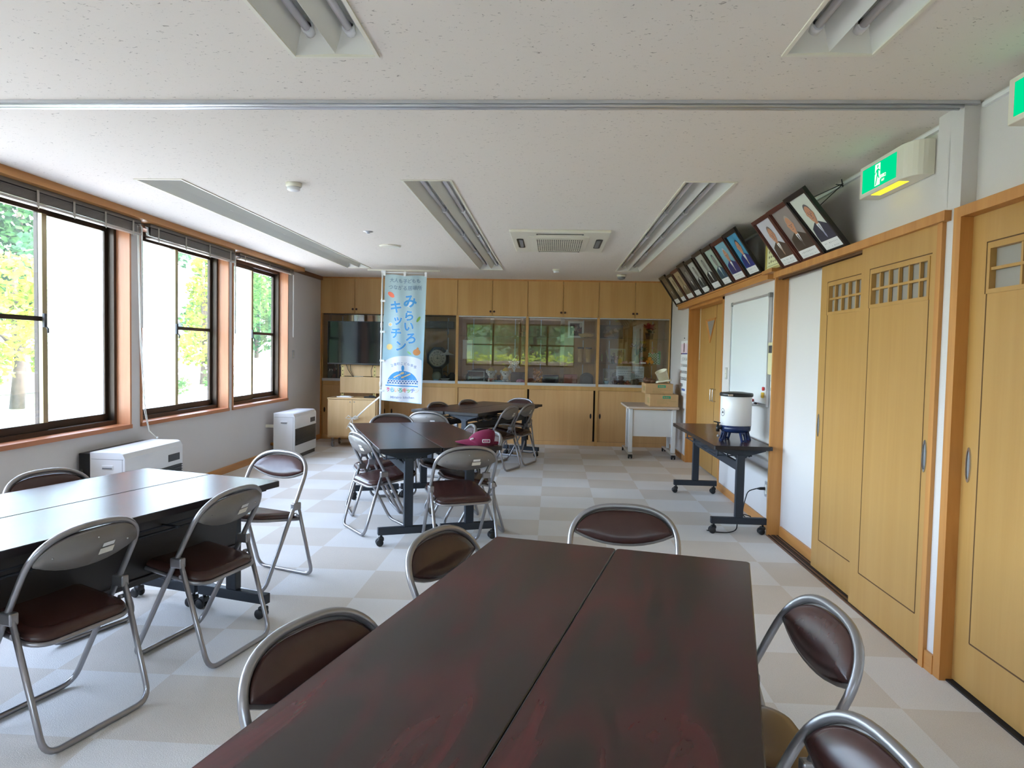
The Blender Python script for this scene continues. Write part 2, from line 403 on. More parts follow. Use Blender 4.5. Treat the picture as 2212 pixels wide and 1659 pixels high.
# long timber over the windows, dark cornice, ceiling track, picture rail
struct(MB().box(XL, YF, 2.432, XL+.135, 9.63, 2.485).build('trim_1', m_caseH), 'long oak curtain board over the windows')
struct(MB().box(XL, 9.60, 2.43, XL+.03, 10.74, 2.485).build('trim_2', wood('dark_cornice', srgb(108, 70, 44), srgb(128, 86, 56), 'Y', .5)), 'dark brown cornice at the far left corner')
mb = MB(); mb.box(XL, 3.135, 2.471, XR, 3.20, 2.485); mb.tube([(XL, 3.15, 2.466), (XR-.06, 3.15, 2.466)], .008); mb.tube([(XL, 3.185, 2.466), (XR-.06, 3.185, 2.466)], .008)
struct(mb.build('trim_3', m_silver), 'aluminium partition track across the ceiling')
mb = MB(); mb.box(XR-.018, 3.37, 2.452, XR, 10.74, 2.468); mb.box(1.767, YF, 2.452, 1.785, 3.12, 2.468)
struct(mb.build('trim_4', m_white), 'thin white picture rail at the top of the right wall')
mb = MB(); mb.box(1.70, 5.80, 2.012, XR, 9.86, 2.078); mb.box(1.685, 5.80, 2.066, 1.70, 9.86, 2.078)
struct(mb.build('trim_5', m_caseH), 'oak ledge carrying the row of portraits')

# windows: timber lining, sill, bronze frame, two sashes
def window(n, a, b, left_clear, full):
    w = bpy.data.objects.new('window_%d' % n, None); COL.objects.link(w); struct(w, 'sliding window with bronze frame and red-brown timber lining')
    mb = MB(); t = .022
    mb.box(-3.68, a, WZ0, XL+.012, a+t, WZ1); mb.box(-3.68, b-t, WZ0, XL+.012, b, WZ1); mb.box(-3.68, a+t, WZ1-t, XL+.012, b-t, WZ1)
    mb.build('window_lining', m_redwoodZ, w)
    MB().box(-3.68, a, WZ0-.022, XL+.02, b, WZ0+.012).build('window_sill', m_redwood, w)
    a2, b2, z0, z1 = a+t, b-t, WZ0+.012, WZ1-t
    mb = MB(); mb.box(-3.75, a2, z0, -3.655, b2, z0+.035); mb.box(-3.75, a2, z1-.035, -3.655, b2, z1); mb.box(-3.75, a2, z0+.035, -3.655, a2+.032, z1-.035); mb.box(-3.75, b2-.032, z0+.035, -3.655, b2, z1-.035)
    mb.build('window_frame', m_alum, w)
    mid = (a2+b2)/2; z0 += .035; z1 -= .035
    for k, (s, e, x) in enumerate(((a2+.03, mid+.025, -3.69), (mid-.025, b2-.03, -3.725))):
        clear = (k == 0) == left_clear
        near = left_clear == (k == 0)
        mb = MB(); f = .04
        mb.box(x-.014, s, z0, x+.014, e, z0+.055); mb.box(x-.014, s, z1-.04, x+.014, e, z1)
        if k == 0: mb.box(x-.014, s, z0+.055, x+.014, s+f, z1-.04); mb.box(x-.0145, e-.05, z0+.055, x+.0145, e, z1-.04, mi=1)
        else: mb.box(x-.014, s, z0+.055, x+.014, s+f, z1-.04); mb.box(x-.014, e-f, z0+.055, x+.014, e, z1-.04)
        if clear: mb.box(x-.01, s+f, 1.545, x+.01, e-(.05 if k == 0 else f), 1.578)
        o = mb.build('window_sash', [m_alum, m_alum2], w)
        MB().box(x-.003, s+.03, z0+.03, x+.003, e-.03, z1-.03).build('glass_pane', m_glass if clear else m_haze, o)
    mb = MB(); mb.rbox(-3.676, mid-.03, 1.50, -3.655, mid-.005, 1.60, .004); mb.tube([(-3.66, mid-.017, 1.51), (-3.64, mid-.017, 1.49), (-3.64, mid-.017, 1.46)], .007)
    mb.build('window_latch', m_dgrey, w)
window(1, *WINS[0], True, 1); window(2, *WINS[1], False, 1); window(3, *WINS[2], False, 1); window(4, *WINS[3], True, 0); window(5, *WINS[4], True, 0)
w = bpy.data.objects.new('window_6', None); COL.objects.link(w); struct(w, 'band of windows in the wall behind the camera')
mb = MB(); n = 4
mb.box(RX0, YF-.14, RZ0, RX1, YF-.06, RZ0+.05); mb.box(RX0, YF-.14, RZ1-.05, RX1, YF-.06, RZ1)
for k in range(n+1):
    x = RX0+(RX1-RX0)*k/n; mb.box(max(RX0, x-.03), YF-.14, RZ0, min(RX1, x+.03), YF-.06, RZ1)
mb.box(RX0, YF-.12, 1.62, RX1, YF-.08, 1.66)
mb.build('window_frame', m_alum, w)
MB().box(RX0, YF-.105, RZ0+.04, RX1, YF-.098, RZ1-.04).build('glass_pane', m_glass, w)

# ------------------------------------------------------------------ doors of the right wall
def slide_door(name, x, y0, y1, z0, z1, gy0, gy1, cols, handle_y, label, pane=(1.666, 1.866)):
    """panel with its room face at x; gy0..gy1 the little latticed light"""
    d = bpy.data.objects.new(name, None); COL.objects.link(d); struct(d, label)
    mb = MB(); t = .035; p0, p1 = pane
    mb.box(x, y0, z0, x+t, gy0, z1); mb.box(x, gy1, z0, x+t, y1, z1); mb.box(x, gy0, z0, x+t, gy1, p0); mb.box(x, gy0, p1, x+t, gy1, z1)
    e = .0012
    for a in (gy0, gy1): mb.box(x-e, a-.003, .212, x+.002, a+.003, p0, mi=1)
    mb.box(x-e, gy0, .209, x+.002, gy1, .215, mi=1)
    mb.box(x-e, gy0-.012, p1+.008, x+.002, gy1+.012, p1+.013, mi=1); mb.box(x-e, gy1+.008, p0, x+.002, gy1+.013, p1+.013, mi=1)
    mb.build('door_panel', [m_door, m_line], d)
    mb = MB(); f = .018
    mb.box(x-.004, gy0, p0, x+.03, gy0+f, p1); mb.box(x-.004, gy1-f, p0, x+.03, gy1, p1); mb.box(x-.004, gy0+f, p0, x+.03, gy1-f, p0+f); mb.box(x-.004, gy0+f, p1-f, x+.03, gy1-f, p1)
    for k in range(1, cols):
        y = gy0+(gy1-gy0)*k/cols; mb.box(x+.004, y-.006, p0+f, x+.02, y+.006, p1-f)
    zm = (p0+p1)/2; mb.box(x+.002, gy0+f, zm-.006, x+.0205, gy1-f, zm+.006)
    mb.build('lattice', m_door, d)
    MB().box(x+.022, gy0+.005, p0+.005, x+.026, gy1-.005, p1-.005).build('frosted_pane', m_frost, d)
    if handle_y is not None:
        mb = MB(); out = ell(handle_y, .952, .019, .075, 20); inn = ell(handle_y, .952, .012, .062, 20)
        for i in range(20):
            j = (i+1) % 20
            mb.quad((x-.004, *out[i]), (x-.004, *out[j]), (x-.004, *inn[j]), (x-.004, *inn[i])); mb.quad((x, *out[i]), (x, *out[j]), (x-.004, *out[j]), (x-.004, *out[i]))
        mb.add([(x-.001, *p) for p in inn], [tuple(range(20))], mi=1)
        mb.build('flush_pull', [m_steel, m_grey], d)
    return d
slide_door('door_1', 1.712, 3.30, 4.09, .012, 2.0, 3.362, 3.972, 6, 3.336, 'front oak sliding door with a latticed light, nearest pair')
slide_door('door_2', 1.752, 3.95, 4.79, .012, 2.0, 4.06, 4.67, 6, 4.745, 'rear oak sliding door half behind the front one')
slide_door('door_3', 1.765, 2.26, 3.15, .012, 2.02, 2.41, 3.02, 3, 3.086, 'oak sliding door at the near right edge')
# casing of doors 1-2 and of door 3
mb = MB(); mb.box(1.702, 3.258, 0, 1.79, 3.298, 2.03); mb.box(1.702, 5.59, 0, 1.80, 5.62, 2.03); mb.box(1.69, 3.222, 2.0, XR, 5.62, 2.045)
mb.box(1.72, 3.3, 1.985, 1.726, 5.6, 2.0, mi=1); mb.box(1.75, 3.3, 1.985, 1.756, 5.6, 2.0, mi=1)
struct(mb.build('trim_6', [m_case, m_line]), 'oak casing round the nearest pair of sliding doors')
mb = MB(); mb.box(1.712, 3.135, 0, 1.80, 3.19, 2.0); mb.box(1.712, YF, 2.0, 1.80, 3.19, 2.045)
struct(mb.build('trim_7', [m_case]), 'oak casing of the door at the near right edge')
mb = MB(); mb.box(1.70, 3.30, 0, 1.80, 5.6, .006)
for x in (1.712, 1.738, 1.752, 1.778): mb.box(x, 3.30, .006, x+.006, 5.6, .009, mi=1)
mb.box(1.74, YF, 0, 1.81, 3.15, .008, mi=1)
struct(mb.build('trim_8', [wood('dark_threshold', srgb(104, 74, 58), srgb(122, 88, 68), 'Y', .5), m_dark]), 'dark floor track under the sliding doors')
# far doorway with the triangular light
d = bpy.data.objects.new('door_4', None); COL.objects.link(d); struct(d, 'oak double door with a triangular light')
mb = MB(); X = 1.885
tri = [(8.90, 1.835), (8.37, 1.84), (8.63, 1.55)]
for y0, y1 in ((8.345, 9.30), (7.56, 8.335)): mb.box(X, y0, .012, X+.035, y1, 2.0)
mb.box(X-.0015, 8.335, .012, X+.01, 8.345, 2.0, mi=1)
mb.build('door_panel', [m_door, m_line], d)
mb = MB(); i2 = [(8.82, 1.81), (8.44, 1.815), (8.63, 1.62)]
for k in range(3):
    j = (k+1) % 3; mb.quad((X-.012, *tri[k]), (X-.012, *tri[j]), (X-.002, *i2[j]), (X-.002, *i2[k]))
    mb.quad((X, *tri[k]), (X, *tri[j]), (X-.012, *tri[j]), (X-.012, *tri[k]))
mb.build('light_surround', m_case, d)
MB().add([(X-.003, *p) for p in i2], [(0, 1, 2)]).build('frosted_pane', m_frost, d)
mb = MB()
for y in (8.28, 8.40): mb.tube(fillet([(X, y, .87), (X-.035, y, .87), (X-.035, y, 1.01), (X, y, 1.01)], .015), .007)
mb.build('door_handle', m_steel, d)
mb = MB(); mb.box(1.762, 9.345, 0, 1.93, 9.40, 2.012); mb.box(1.762, 7.50, 0, 1.93, 7.555, 2.012); mb.box(1.762, 7.5, 1.985, 1.93, 9.4, 2.012)
struct(mb.build('trim_9', m_case), 'oak lining of the far doorway')
# bead chain hanging in the far doorway
mb = MB()
for k in range(62): mb.ball((1.84, 9.02, 1.985-k*.0105), .0045, n=6)
mb.tube([(1.84, 9.02, 1.985), (1.84, 9.02, 1.34)], .0015, 5)
tag(mb.build('bead_chain', m_white), 'white bead chain hanging in the far doorway', 'chain')

# ------------------------------------------------------------------ recessed lamps
def lamp(i, y0, y1, label):
    x0, x1 = LX[i]; cx = (x0+x1)/2; hw = (x1-x0)/2
    t = thing('ceiling_light', label, 'ceiling light', (cx, (y0+y1)/2, ZC), 0, 'recessed fluorescent troughs')
    L = (y1-y0)/2; mb = MB()
    f = .014
    mb.box(-hw, -L, -.006, -hw+f, L, .004); mb.box(hw-f, -L, -.006, hw, L, .004); mb.box(-hw+f, -L, -.006, hw-f, -L+f, .004); mb.box(-hw+f, L-f, -.006, hw-f, L, .004)
    w = hw-f
    prof = [(-w, 0), (-w*.64, .075), (-w*.64, .1), (-w*.36, .1), (-w*.36, .075), (0, .005), (w*.36, .075), (w*.36, .1), (w*.64, .1), (w*.64, .075), (w, 0)]
    for k in range(len(prof)-1):
        (a, za), (b, zb) = prof[k], prof[k+1]
        mb.quad((a, -L+f, za), (b, -L+f, zb), (b, L-f, zb), (a, L-f, za), mi=1)
    for s in (-1, 1):
        e = s*(L-f)
        for sg in (-1, 1):
            mb.add([(sg*w, e, 0), (sg*w*.64, e-s*.09, .08), (sg*w*.36, e-s*.09, .08), (0, e, .005)], [(0, 1, 2, 3)], mi=1)
    mb.build('housing', [m_offw, M('lamp_reflector', srgb(214, 214, 206), .35)], t)
    n = 4; seg = (2*(L-f)-.16)/n
    for sg in (-1, 1):
        x = sg*w*.5
        for k in range(n):
            a = -(L-f)+.08+k*seg
            MB().tube([(x, a+.02, .058), (x, a+seg-.02, .058)], .0145, 10).build('tube', M_tube, t)
        for k in range(n+1):
            a = -(L-f)+.08+k*seg; mb = MB()
            mb.tube([(x, a-.022, .058), (x, a+.022, .058)], .021, 10); mb.box(x-.02, a-.022, .058, x+.02, a+.022, .1)
            mb.build('lamp_socket', m_white, t)
M_tube = M('unlit_tube', srgb(214, 212, 218), .25)
LL = ['long recessed fluorescent trough nearest the windows', 'long recessed fluorescent trough in the middle, left of the air conditioner', 'long recessed fluorescent trough right of the air conditioner',
      'near recessed fluorescent trough in the left half, cut by the upper picture edge', 'near recessed fluorescent trough on the right, by the exit sign']
for (i, a, b), s in zip(LAMPS, LL): lamp(i, a, b, s)

# air conditioner cassette
t = thing('ceiling_air_conditioner', 'white ceiling cassette air conditioner with a dark grille', 'air conditioner', (.045, 7.0, ZC-.025))
mb = MB(); mb.rbox(-.455, -.63, 0, .455, .62, .03, .01)
mb.build('cover_panel', m_offw, t)
mb = MB(); mb.rbox(-.29, -.40, -.008, .27, .50, .004, .003); mb.build('intake_panel', m_offw, t)
mb = MB(); mb.box(-.22, -.30, -.0095, .22, .42, -.008)
mb.build('grille_backing', m_black, t)
mb = MB()
for k in range(23): x = -.22+.44*k/22; mb.box(x-.0045, -.30, -.014, x+.0045, .42, -.0095)
for k in range(9): y = -.30+.72*k/8; mb.box(-.22, y-.007, -.0135, .22, y+.007, -.0095)
mb.build('grille', m_offw, t)
for s in (-1, 1):
    mb = MB(); mb.prism(rrect(s*.375-.032, -.26, s*.375+.032, .30, .03), -.003, .002, 'Z'); mb.prism(rrect(s*.37-.018, -.2, s*.37+.018, .24, .017), -.006, -.002, 'Z', mi=1)
    mb.build('air_outlet', [m_black, m_grey], t)
for y in (-.52, .565):
    mb = MB(); mb.prism(rrect(-.215, y-.025, .215, y+.025, .02), -.003, .002, 'Z'); mb.box(-.2, y-.004, -.006, .2, y+.018, -.002, mi=1)
    mb.build('air_outlet', [m_black, m_offw], t)

def ceil_disc(name, x, y, prof, mat, label, cat, group=None):
    mb = MB(); mb.lathe([(r, -z) for r, z in prof], 24)
    return tag(mb.build(name, mat, loc=(x, y, ZC)), label, cat, group)
t = thing('smoke_detector', 'round cream smoke detector between the near lamps and the windows', 'smoke detector', (-1.746, 4.70, ZC))
MB().lathe([(.052, 0), (.052, -.022), (.048, -.026), (.0, -.026)], 24).build('base', m_offw, t)
MB().lathe([(.043, -.026), (.042, -.044), (.034, -.05), (0, -.05)], 24).build('head', m_white, t)
ceil_disc('sprinkler_cap', -1.737, 6.58, [(.045, 0), (.045, .004), (.02, .008), (.014, .02), (0, .02)], m_silver, 'small flat metal ceiling cap left of the middle lamp', 'ceiling fitting')  # flat sprinkler cap, not a sensor
ceil_disc('ceiling_speaker', -1.732, 7.46, [(.115, 0), (.112, .010), (.09, .014), (0, .012)], m_offw, 'flat round ceiling speaker left of the middle lamp', 'speaker')
t = thing('smoke_detector', 'small white detector on the ceiling behind the air conditioner', 'smoke detector', (.029, 9.37, ZC))
MB().lathe([(.05, 0), (.05, -.02), (0, -.02)], 20).build('base', m_offw, t); MB().lathe([(.04, -.02), (.036, -.045), (0, -.045)], 20).build('head', m_white, t)
t = thing('smoke_detector', 'white detector with a grey dome at the far end of the right lamp', 'smoke detector', (.925, 9.9, ZC))
MB().lathe([(.066, 0), (.064, -.03), (0, -.03)], 20).build('base', m_offw, t); MB().lathe([(.055, -.03), (.05, -.055), (.02, -.068), (0, -.068)], 20).build('head', m_grey, t)
mb = MB(); mb.box(-2.55, 9.66, ZC-.018, -1.55, 9.70, ZC)
tag(mb.build('ceiling_batten', m_offw), 'pale thin batten on the ceiling above the banner', 'batten')

# blinds gathered under the timber
def blind(a, b, drop, label, tapes, cord):
    t = thing('venetian_blind', label, 'blind', (XL+.055, (a+b)/2, 2.432), 0, 'gathered venetian blinds')
    h = (b-a)/2-.02
    MB().box(-.03, -h, -.03, .02, h, 0).build('head_rail', m_blind, t)
    mb = MB(); n = max(4, int(drop/.009))
    for k in range(n):
        z = -.034-k*(drop-.06)/n; j = random.uniform(-.002, .002)
        mb.quad((-.026+j, -h, z), (.022+j, -h, z-.004), (.022+j, h, z-.004+random.uniform(-.002, .002)), (-.026+j, h, z))
        mb.quad((.022+j, -h, z-.004), (.022+j, -h, z-.007), (.022+j, h, z-.007), (.022+j, h, z-.004))
    mb.build('slats', m_blind, t)
    MB().rbox(-.026, -h, -drop, .026, h, -drop+.018, .005).build('bottom_rail', m_blindrail, t)
    mb = MB()
    for k in range(tapes):
        y = -h+.12+(2*h-.24)*k/(tapes-1); mb.box(.024, y-.011, -drop-.005, .0265, y+.011, -.02); mb.tube([(.027, y, -drop), (.029, y, -drop-.02)], .004, 6)
    mb.build('ladder_tape', m_tape, t)
    mb = MB()
    mb.tube([(.0, h-.01, -.02), (.0, h+.04, -.05), (.0, h+.045, -.9)], .009, 8)
    mb.build('control_wand', m_cordw, t)
    if cord:
        mb = MB(); mb.tube([(.012, h-.02, -.05), (.014, h+.0, -.9), (.03, h+.03, -1.55), (.05, h+.06, -1.78), (.10, h+.10, -1.845)], .0045, 6); mb.tube([(.018, h-.05, -.05), (.020, h-.02, -1.0), (.03, h+.02, -1.6), (.05, h+.055, -1.79)], .0035, 6)
        mb.ball((.10, h+.10, -1.843), .011, n=8)
        mb.build('pull_cord', m_cordw, t)
blind(4.13, 5.86, .125, 'brown slatted blind gathered over the nearest window', 5, True)
blind(5.96, 7.64, .13, 'brown slatted blind gathered over the middle window', 4, False)
blind(7.72, 9.40, .07, 'slim gathered blind over the farthest window', 3, False)

# ------------------------------------------------------------------ folding chairs
TY, FY, TZ, ZBK, RY, HW = -.175, .214, .75, .46, -.19, .22
def ypl(z): return TY+(TZ-z)/TZ*(FY-TY)
def arch(hw, z0, h, n=26, e=2.55):
    p = []
    for i in range(n+1):
        t = PI*i/n; c, s = math.cos(t), math.sin(t)
        p.append((hw*math.copysign(abs(c)**(2/e), c), z0+h*abs(s)**(2/e)))
    return p
def make_chair():
    t = thing('folding_chair', 'x', 'chair', (0, 0, 0))
    r = .0115
    pts = [(x, ypl(z), z) for x, z in arch(HW, .60, .15)]
    low = fillet([(-HW, ypl(.5), .5), (-HW+.008, ypl(r), r), (HW-.008, ypl(r), r), (HW, ypl(.5), .5)], .07, 6)
    MB().tube(pts+[tuple(p) for p in low], r, 9, closed=True).build('front_frame', m_chrome, t)
    yb = ypl(ZBK)
    leg = fillet([(-HW-.002, yb-.028, ZBK+.005), (-HW+.006, RY, r), (HW-.006, RY, r), (HW+.002, yb-.028, ZBK+.005)], .06, 6)
    MB().tube(leg, r*.96, 9).build('rear_frame', m_chrome, t)
    for s in (-1, 1):
        mb = MB(); mb.rbox(s*HW-.016, yb-.042, ZBK-.022, s*HW+.016, yb+.016, ZBK+.022, .006); mb.tube([(s*(HW-.02), yb-.028, ZBK-.06), (s*(HW+.004), yb-.03, ZBK-.06)], .009, 8)
        mb.build('bracket', m_chrome, t)
    # back: grey shell behind, brown pad in front (outline in the slanted plane of the pipe)
    def outline(hw, z0, h, zmid, zend, n=20):
        a = [(x, z) for x, z in arch(hw, z0, h, n)]
        a = [p for p in a if p[1] > zend+.004]
        b = []
        for i in range(11):
            u = -1+2*i/10; b.append((u*a[0][0], zend-(zend-zmid)*(1-abs(u)**2.2)))
        return a+b
    nrm = Vector((0, TZ, FY-TY)); nrm.normalize()   # forward normal of the plane
    def panel(ol, d0, d1, dome, mi=0):
        mb = MB(); cx = 0; cz = sum(z for _, z in ol)/len(ol); n = len(ol); rings = []
        for f, d in ((1, d0), (1, d1), (.93, d1+dome*.45), (.6, d1+dome*.9), (.25, d1+dome)):
            ring = []
            for x, z in ol:
                x2, z2 = x*f, cz+(z-cz)*f; sag = -.02*(1-(x2/HW)**2)
                ring.append(Vector((x2, ypl(z2), z2))+nrm*(d+sag))
            rings.append(ring)
        vs = [p for rg in rings for p in rg]; fs = []
        for k in range(len(rings)-1):
            for i in range(n): j = (i+1) % n; fs.append((k*n+i, k*n+j, (k+1)*n+j, (k+1)*n+i))
        fs.append(tuple((len(rings)-1)*n+i for i in range(n))); fs.append(tuple(range(n))[::-1])
        mb.add(vs, fs, mi, True); return mb
    sh = panel(outline(HW-.006, .60, .144, .606, .645), -.012, .002, .0).build('back_shell', m_shell, t)
    panel(outline(HW-.014, .602, .134, .612, .65), .002, .009, .013).build('back_pad', m_vinyl, t)
    def on_back(x, z, d=-.0135): return Vector((x, ypl(z), z))+nrm*(d-.02*(1-(x/HW)**2))
    for x0, x1, z0, z1, mi in ((.035, .085, .667, .682, 0), (.03, .092, .638, .661, 1)):
        MB().quad(on_back(x0, z0), on_back(x1, z0), on_back(x1, z1), on_back(x0, z1)).build('sticker', [m_stickerw, m_sticker][mi], sh)
    for x, z in ((-.15, .668), (.15, .668), (.0, .715)): MB().lathe([(.004, -.001), (.004, .0005), (0, .001)], 8, on_back(x, z, -.0125), axis='Y').build('screw', m_steel, sh)
    # seat
    def seat_out(f=1., n=6):
        y0, y1, w0, w1 = -.135, .272, .196, .19
        p = []
        for cx, cy, a, rr in ((w0-.07, y0+.07, -PI/2, .07), (w1-.1, y1-.1, 0, .1), (-w1+.1, y1-.1, PI/2, .1), (-w0+.07, y0+.07, PI, .07)):
            p += [(cx+rr*math.cos(a+PI/2*k/n), cy+rr*math.sin(a+PI/2*k/n)) for k in range(n+1)]
        cy = (y0+y1)/2
        return [(x*f, cy+(y-cy)*f) for x, y in p]
    def zs(y, x=0): return .368+(y+.135)/.407*.066
    rings = []
    for f, d in ((.97, -.004), (1., .004), (1., .014), (.96, .024), (.8, .031), (.4, .027), (.1, .025)):
        rings.append([(x, y, zs(y)+d) for x, y in seat_out(f)])
    n = len(rings[0]); vs = [p for rg in rings for p in rg]; fs = []
    for k in range(len(rings)-1):
        for i in range(n): j = (i+1) % n; fs.append((k*n+i, k*n+j, (k+1)*n+j, (k+1)*n+i))
    fs += [tuple((len(rings)-1)*n+i for i in range(n)), tuple(range(n))[::-1]]
    MB().add(vs, fs, 0, True).build('seat', m_vinyl, t)
    mb = MB(); mb.tube([(x, y, zs(y)-.006) for x, y in seat_out(1.005)], .0085, 7, closed=True); mb.build('seat_rim', m_chrome, t)
    return t
CH = [  # x, y, heading, label
 (-1.778, 2.474, 73.7, 'nearest folding chair on the room side of the left table, grey back to us', 0),
 (-1.566, 3.141, 77, 'folding chair with its grey back to us near the free corner of the left table', 0),
 (-1.70, 4.105, 158, 'folding chair turned out at the far end of the left table, brown back shining', 0),
 (-2.355, 3.32, -112, 'folding chair on the window side of the left table, only its brown back showing', 0),
 (-1.335, 5.404, -53, 'nearer of two grey-backed folding chairs on the left side of the middle table', 1),
 (-1.527, 6.001, -66.5, 'farther of two grey-backed folding chairs on the left side of the middle table', 1),
 (-.614, 4.835, 26, 'folding chair with its grey back to us at the near end of the middle table', 1),
 (-1.53, 6.80, 196, 'folding chair with brown back at the far end of the middle table', 1),
 (-.835, 6.05, 108, 'folding chair on the right side of the middle table, behind the red cap', 1),
 (-.58, 5.50, 108, 'folding chair just right of the red cap, only its back edge showing', 1),
 (-1.25, 7.46, -12, 'folding chair with its grey back to us at the near end of the far table', 2),
 (-.609, 8.429, 67.6, 'nearer of two grey-backed folding chairs on the right side of the far table', 2),
 (-.421, 8.889, 69.5, 'farther of two grey-backed folding chairs on the right side of the far table', 2),
 (-1.27, 8.62, -122, 'folding chair on the left side of the far table, its dark back nearest the banner', 2),
 (-.96, 9.18, -122, 'folding chair on the left side of the far table, dark back nearer the far end', 2),
 (-.49, 9.70, 154, 'folding chair at the far end of the far table, dark back against the cabinet doors', 2),
 (.304, 2.82, 176, 'folding chair facing us at the far end of the big foreground table', 3),
 (-.245, 2.40, -114, 'farther folding chair on the left side of the foreground table, tucked in', 3),
 (-.41, 1.53, -116, 'nearest folding chair on the left side of the foreground table, tucked in', 3),
 (.56, 1.82, 93, 'folding chair on the right side of the foreground table, in front of the sliding doors', 3),
 (.405, 1.16, 96, 'folding chair cut by the lower picture edge, right of the foreground table', 3)]
GR = ['folding chairs round the left table', 'folding chairs round the middle table', 'folding chairs round the far table', 'folding chairs round the foreground table']
chair0 = make_chair()
for k, (x, y, a, lab, g) in enumerate(CH):
    if k == 0:
        chair0.location = (x, y, 0); chair0.rotation_euler = (0, 0, math.radians(a)); chair0['label'] = lab; chair0['group'] = GR[g]
    else: dup(chair0, (x, y, 0), math.radians(a), lab, GR[g])

# ------------------------------------------------------------------ flip-top tables
def make_table(panel=False):
    t = thing('folding_table', 'x', 'table', (0, 0, 0))
    L, Wd, H = .9, .2245, .70
    mb = MB(); mb.prism(rrect(-L+.003, -Wd+.003, L-.003, Wd-.003, .012), H-.028, H, 'Z'); mb.build('tabletop', m_top, t)
    mb = MB(); o = rrect(-L, -Wd, L, Wd, .014); i = rrect(-L+.0031, -Wd+.0031, L-.0031, Wd-.0031, .012); n = len(o)
    for k in range(n):
        j = (k+1) % n
        mb.quad((*o[k], H-.03), (*o[j], H-.03), (*o[j], H-.002), (*o[k], H-.002)); mb.quad((*o[k], H-.002), (*o[j], H-.002), (*i[j], H+.0003), (*i[k], H+.0003)); mb.quad((*i[k], H-.03), (*i[j], H-.03), (*o[j], H-.03), (*o[k], H-.03))
    mb.build('edge_band', m_edge, t)
    for s in (-1, 1):
        x = s*(L-.085)
        mb = MB(); mb.rbox(x-.022, -.032, .13, x+.022, .032, H-.075, .005); mb.build('leg_post', m_tleg, t)
        mb = MB(); mb.rbox(x-.022, -.215, .078, x+.022, .215, .13, .004); mb.build('foot_bar', m_tleg, t)
        mb = MB(); mb.prism([(-.19, H-.03), (.19, H-.03), (.19, H-.045), (.05, H-.085), (.04, H-.1), (-.04, H-.1), (-.05, H-.085), (-.19, H-.045)], x-.018, x+.018, 'X'); mb.build('top_bracket', m_tleg, t)
        for sy in (-1, 1):
            c = MB(); c.tube([(x, sy*.19, .08), (x, sy*.19, .06)], .008, 8); c.rbox(x-.022, sy*.19-.018, .035, x+.022, sy*.19+.02, .064, .008)
            for dx in (-.02, .02): c.lathe([(.0, -.009), (.022, -.009), (.026, -.004), (.026, .004), (.022, .009), (0, .009)], 14, (x+dx, sy*.19+.012, .026), axis='X')
            c.build('castor', m_rubber, t)
    mb = MB(); mb.rbox(-L+.1, -.014, .49, L-.1, .014, .56, .003); mb.build('stretcher', m_tleg, t)
    mb = MB()
    for y in (-.13, -.05, .05, .13): mb.tube(fillet([(-.62, y, H-.03), (-.62, y, H-.12), (.62, y, H-.12), (.62, y, H-.03)], .03), .006, 6)
    for x in (-.6, -.3, 0, .3, .6): mb.tube([(x, -.15, H-.114), (x, .15, H-.114)], .005, 6)
    mb.build('shelf_rack', m_tleg, t)
    if panel:
        mb = MB(); T = Matrix.Translation((0, -.055, H-.03)) @ Matrix.Rotation(math.radians(6), 4, 'X')
        mb.box(-L+.11, -.008, -.33, L-.11, .008, -.02, T=T); mb.tube([(-L+.11, -.012, -.30), (L-.11, -.012, -.30)], .006, 6, T=T); mb.build('modesty_panel', m_edge, t)
    return t
def place_pair(cx, cy, ang, la, lb, proto, group, sw=.2255):
    """two tables pushed together side by side; ang = heading of the long side"""
    a = math.radians(ang); nx, ny = -math.sin(a), math.cos(a); out = []
    for s, lab in ((1, la), (-1, lb)):
        loc = (cx+nx*sw*s, cy+ny*sw*s, 0); out.append(dup(proto, loc, a+(PI if False else 0), lab, group))
    return out
table0 = make_table(); table0['label'] = 'single folding table against the right wall carrying the white urn'
table0.location = (1.482, 6.44, 0); table0.rotation_euler = (0, 0, math.radians(90.5))
table1 = make_table(True)
GT = 'folding tables pushed together in pairs'
def mid(p, q, l=None): return ((p[0]+q[0])/2, (p[1]+q[1])/2)
# foreground pair: far edge from (-.187,2.626) to (.673,2.402)
fx, fy, ang = .243, 2.514, math.degrees(math.atan2(1.526, .382))
u = (math.cos(math.radians(ang)), math.sin(math.radians(ang)))
place_pair(fx-u[0]*.9, fy-u[1]*.9, ang, 'left half of the big foreground table pair', 'right half of the big foreground table pair, next to the doors', table0, GT)
# middle pair
ang = math.degrees(math.atan2(6.64-5.01, -1.43+.768)); u = (math.cos(math.radians(ang)), math.sin(math.radians(ang)))
place_pair(-.768+u[0]*.89, 5.01+u[1]*.89, ang, 'left half of the middle table pair, bare top', 'right half of the middle table pair with the red cap on it', table0, GT)
# far pair
ang = math.degrees(math.atan2(9.38-8.025, -.651+1.2145)); u = (math.cos(math.radians(ang)), math.sin(math.radians(ang)))
place_pair(-1.22+u[0]*.9, 8.03+u[1]*.9, ang, 'left half of the far table pair in front of the cabinets', 'right half of the far table pair in front of the cabinets', table0, GT)
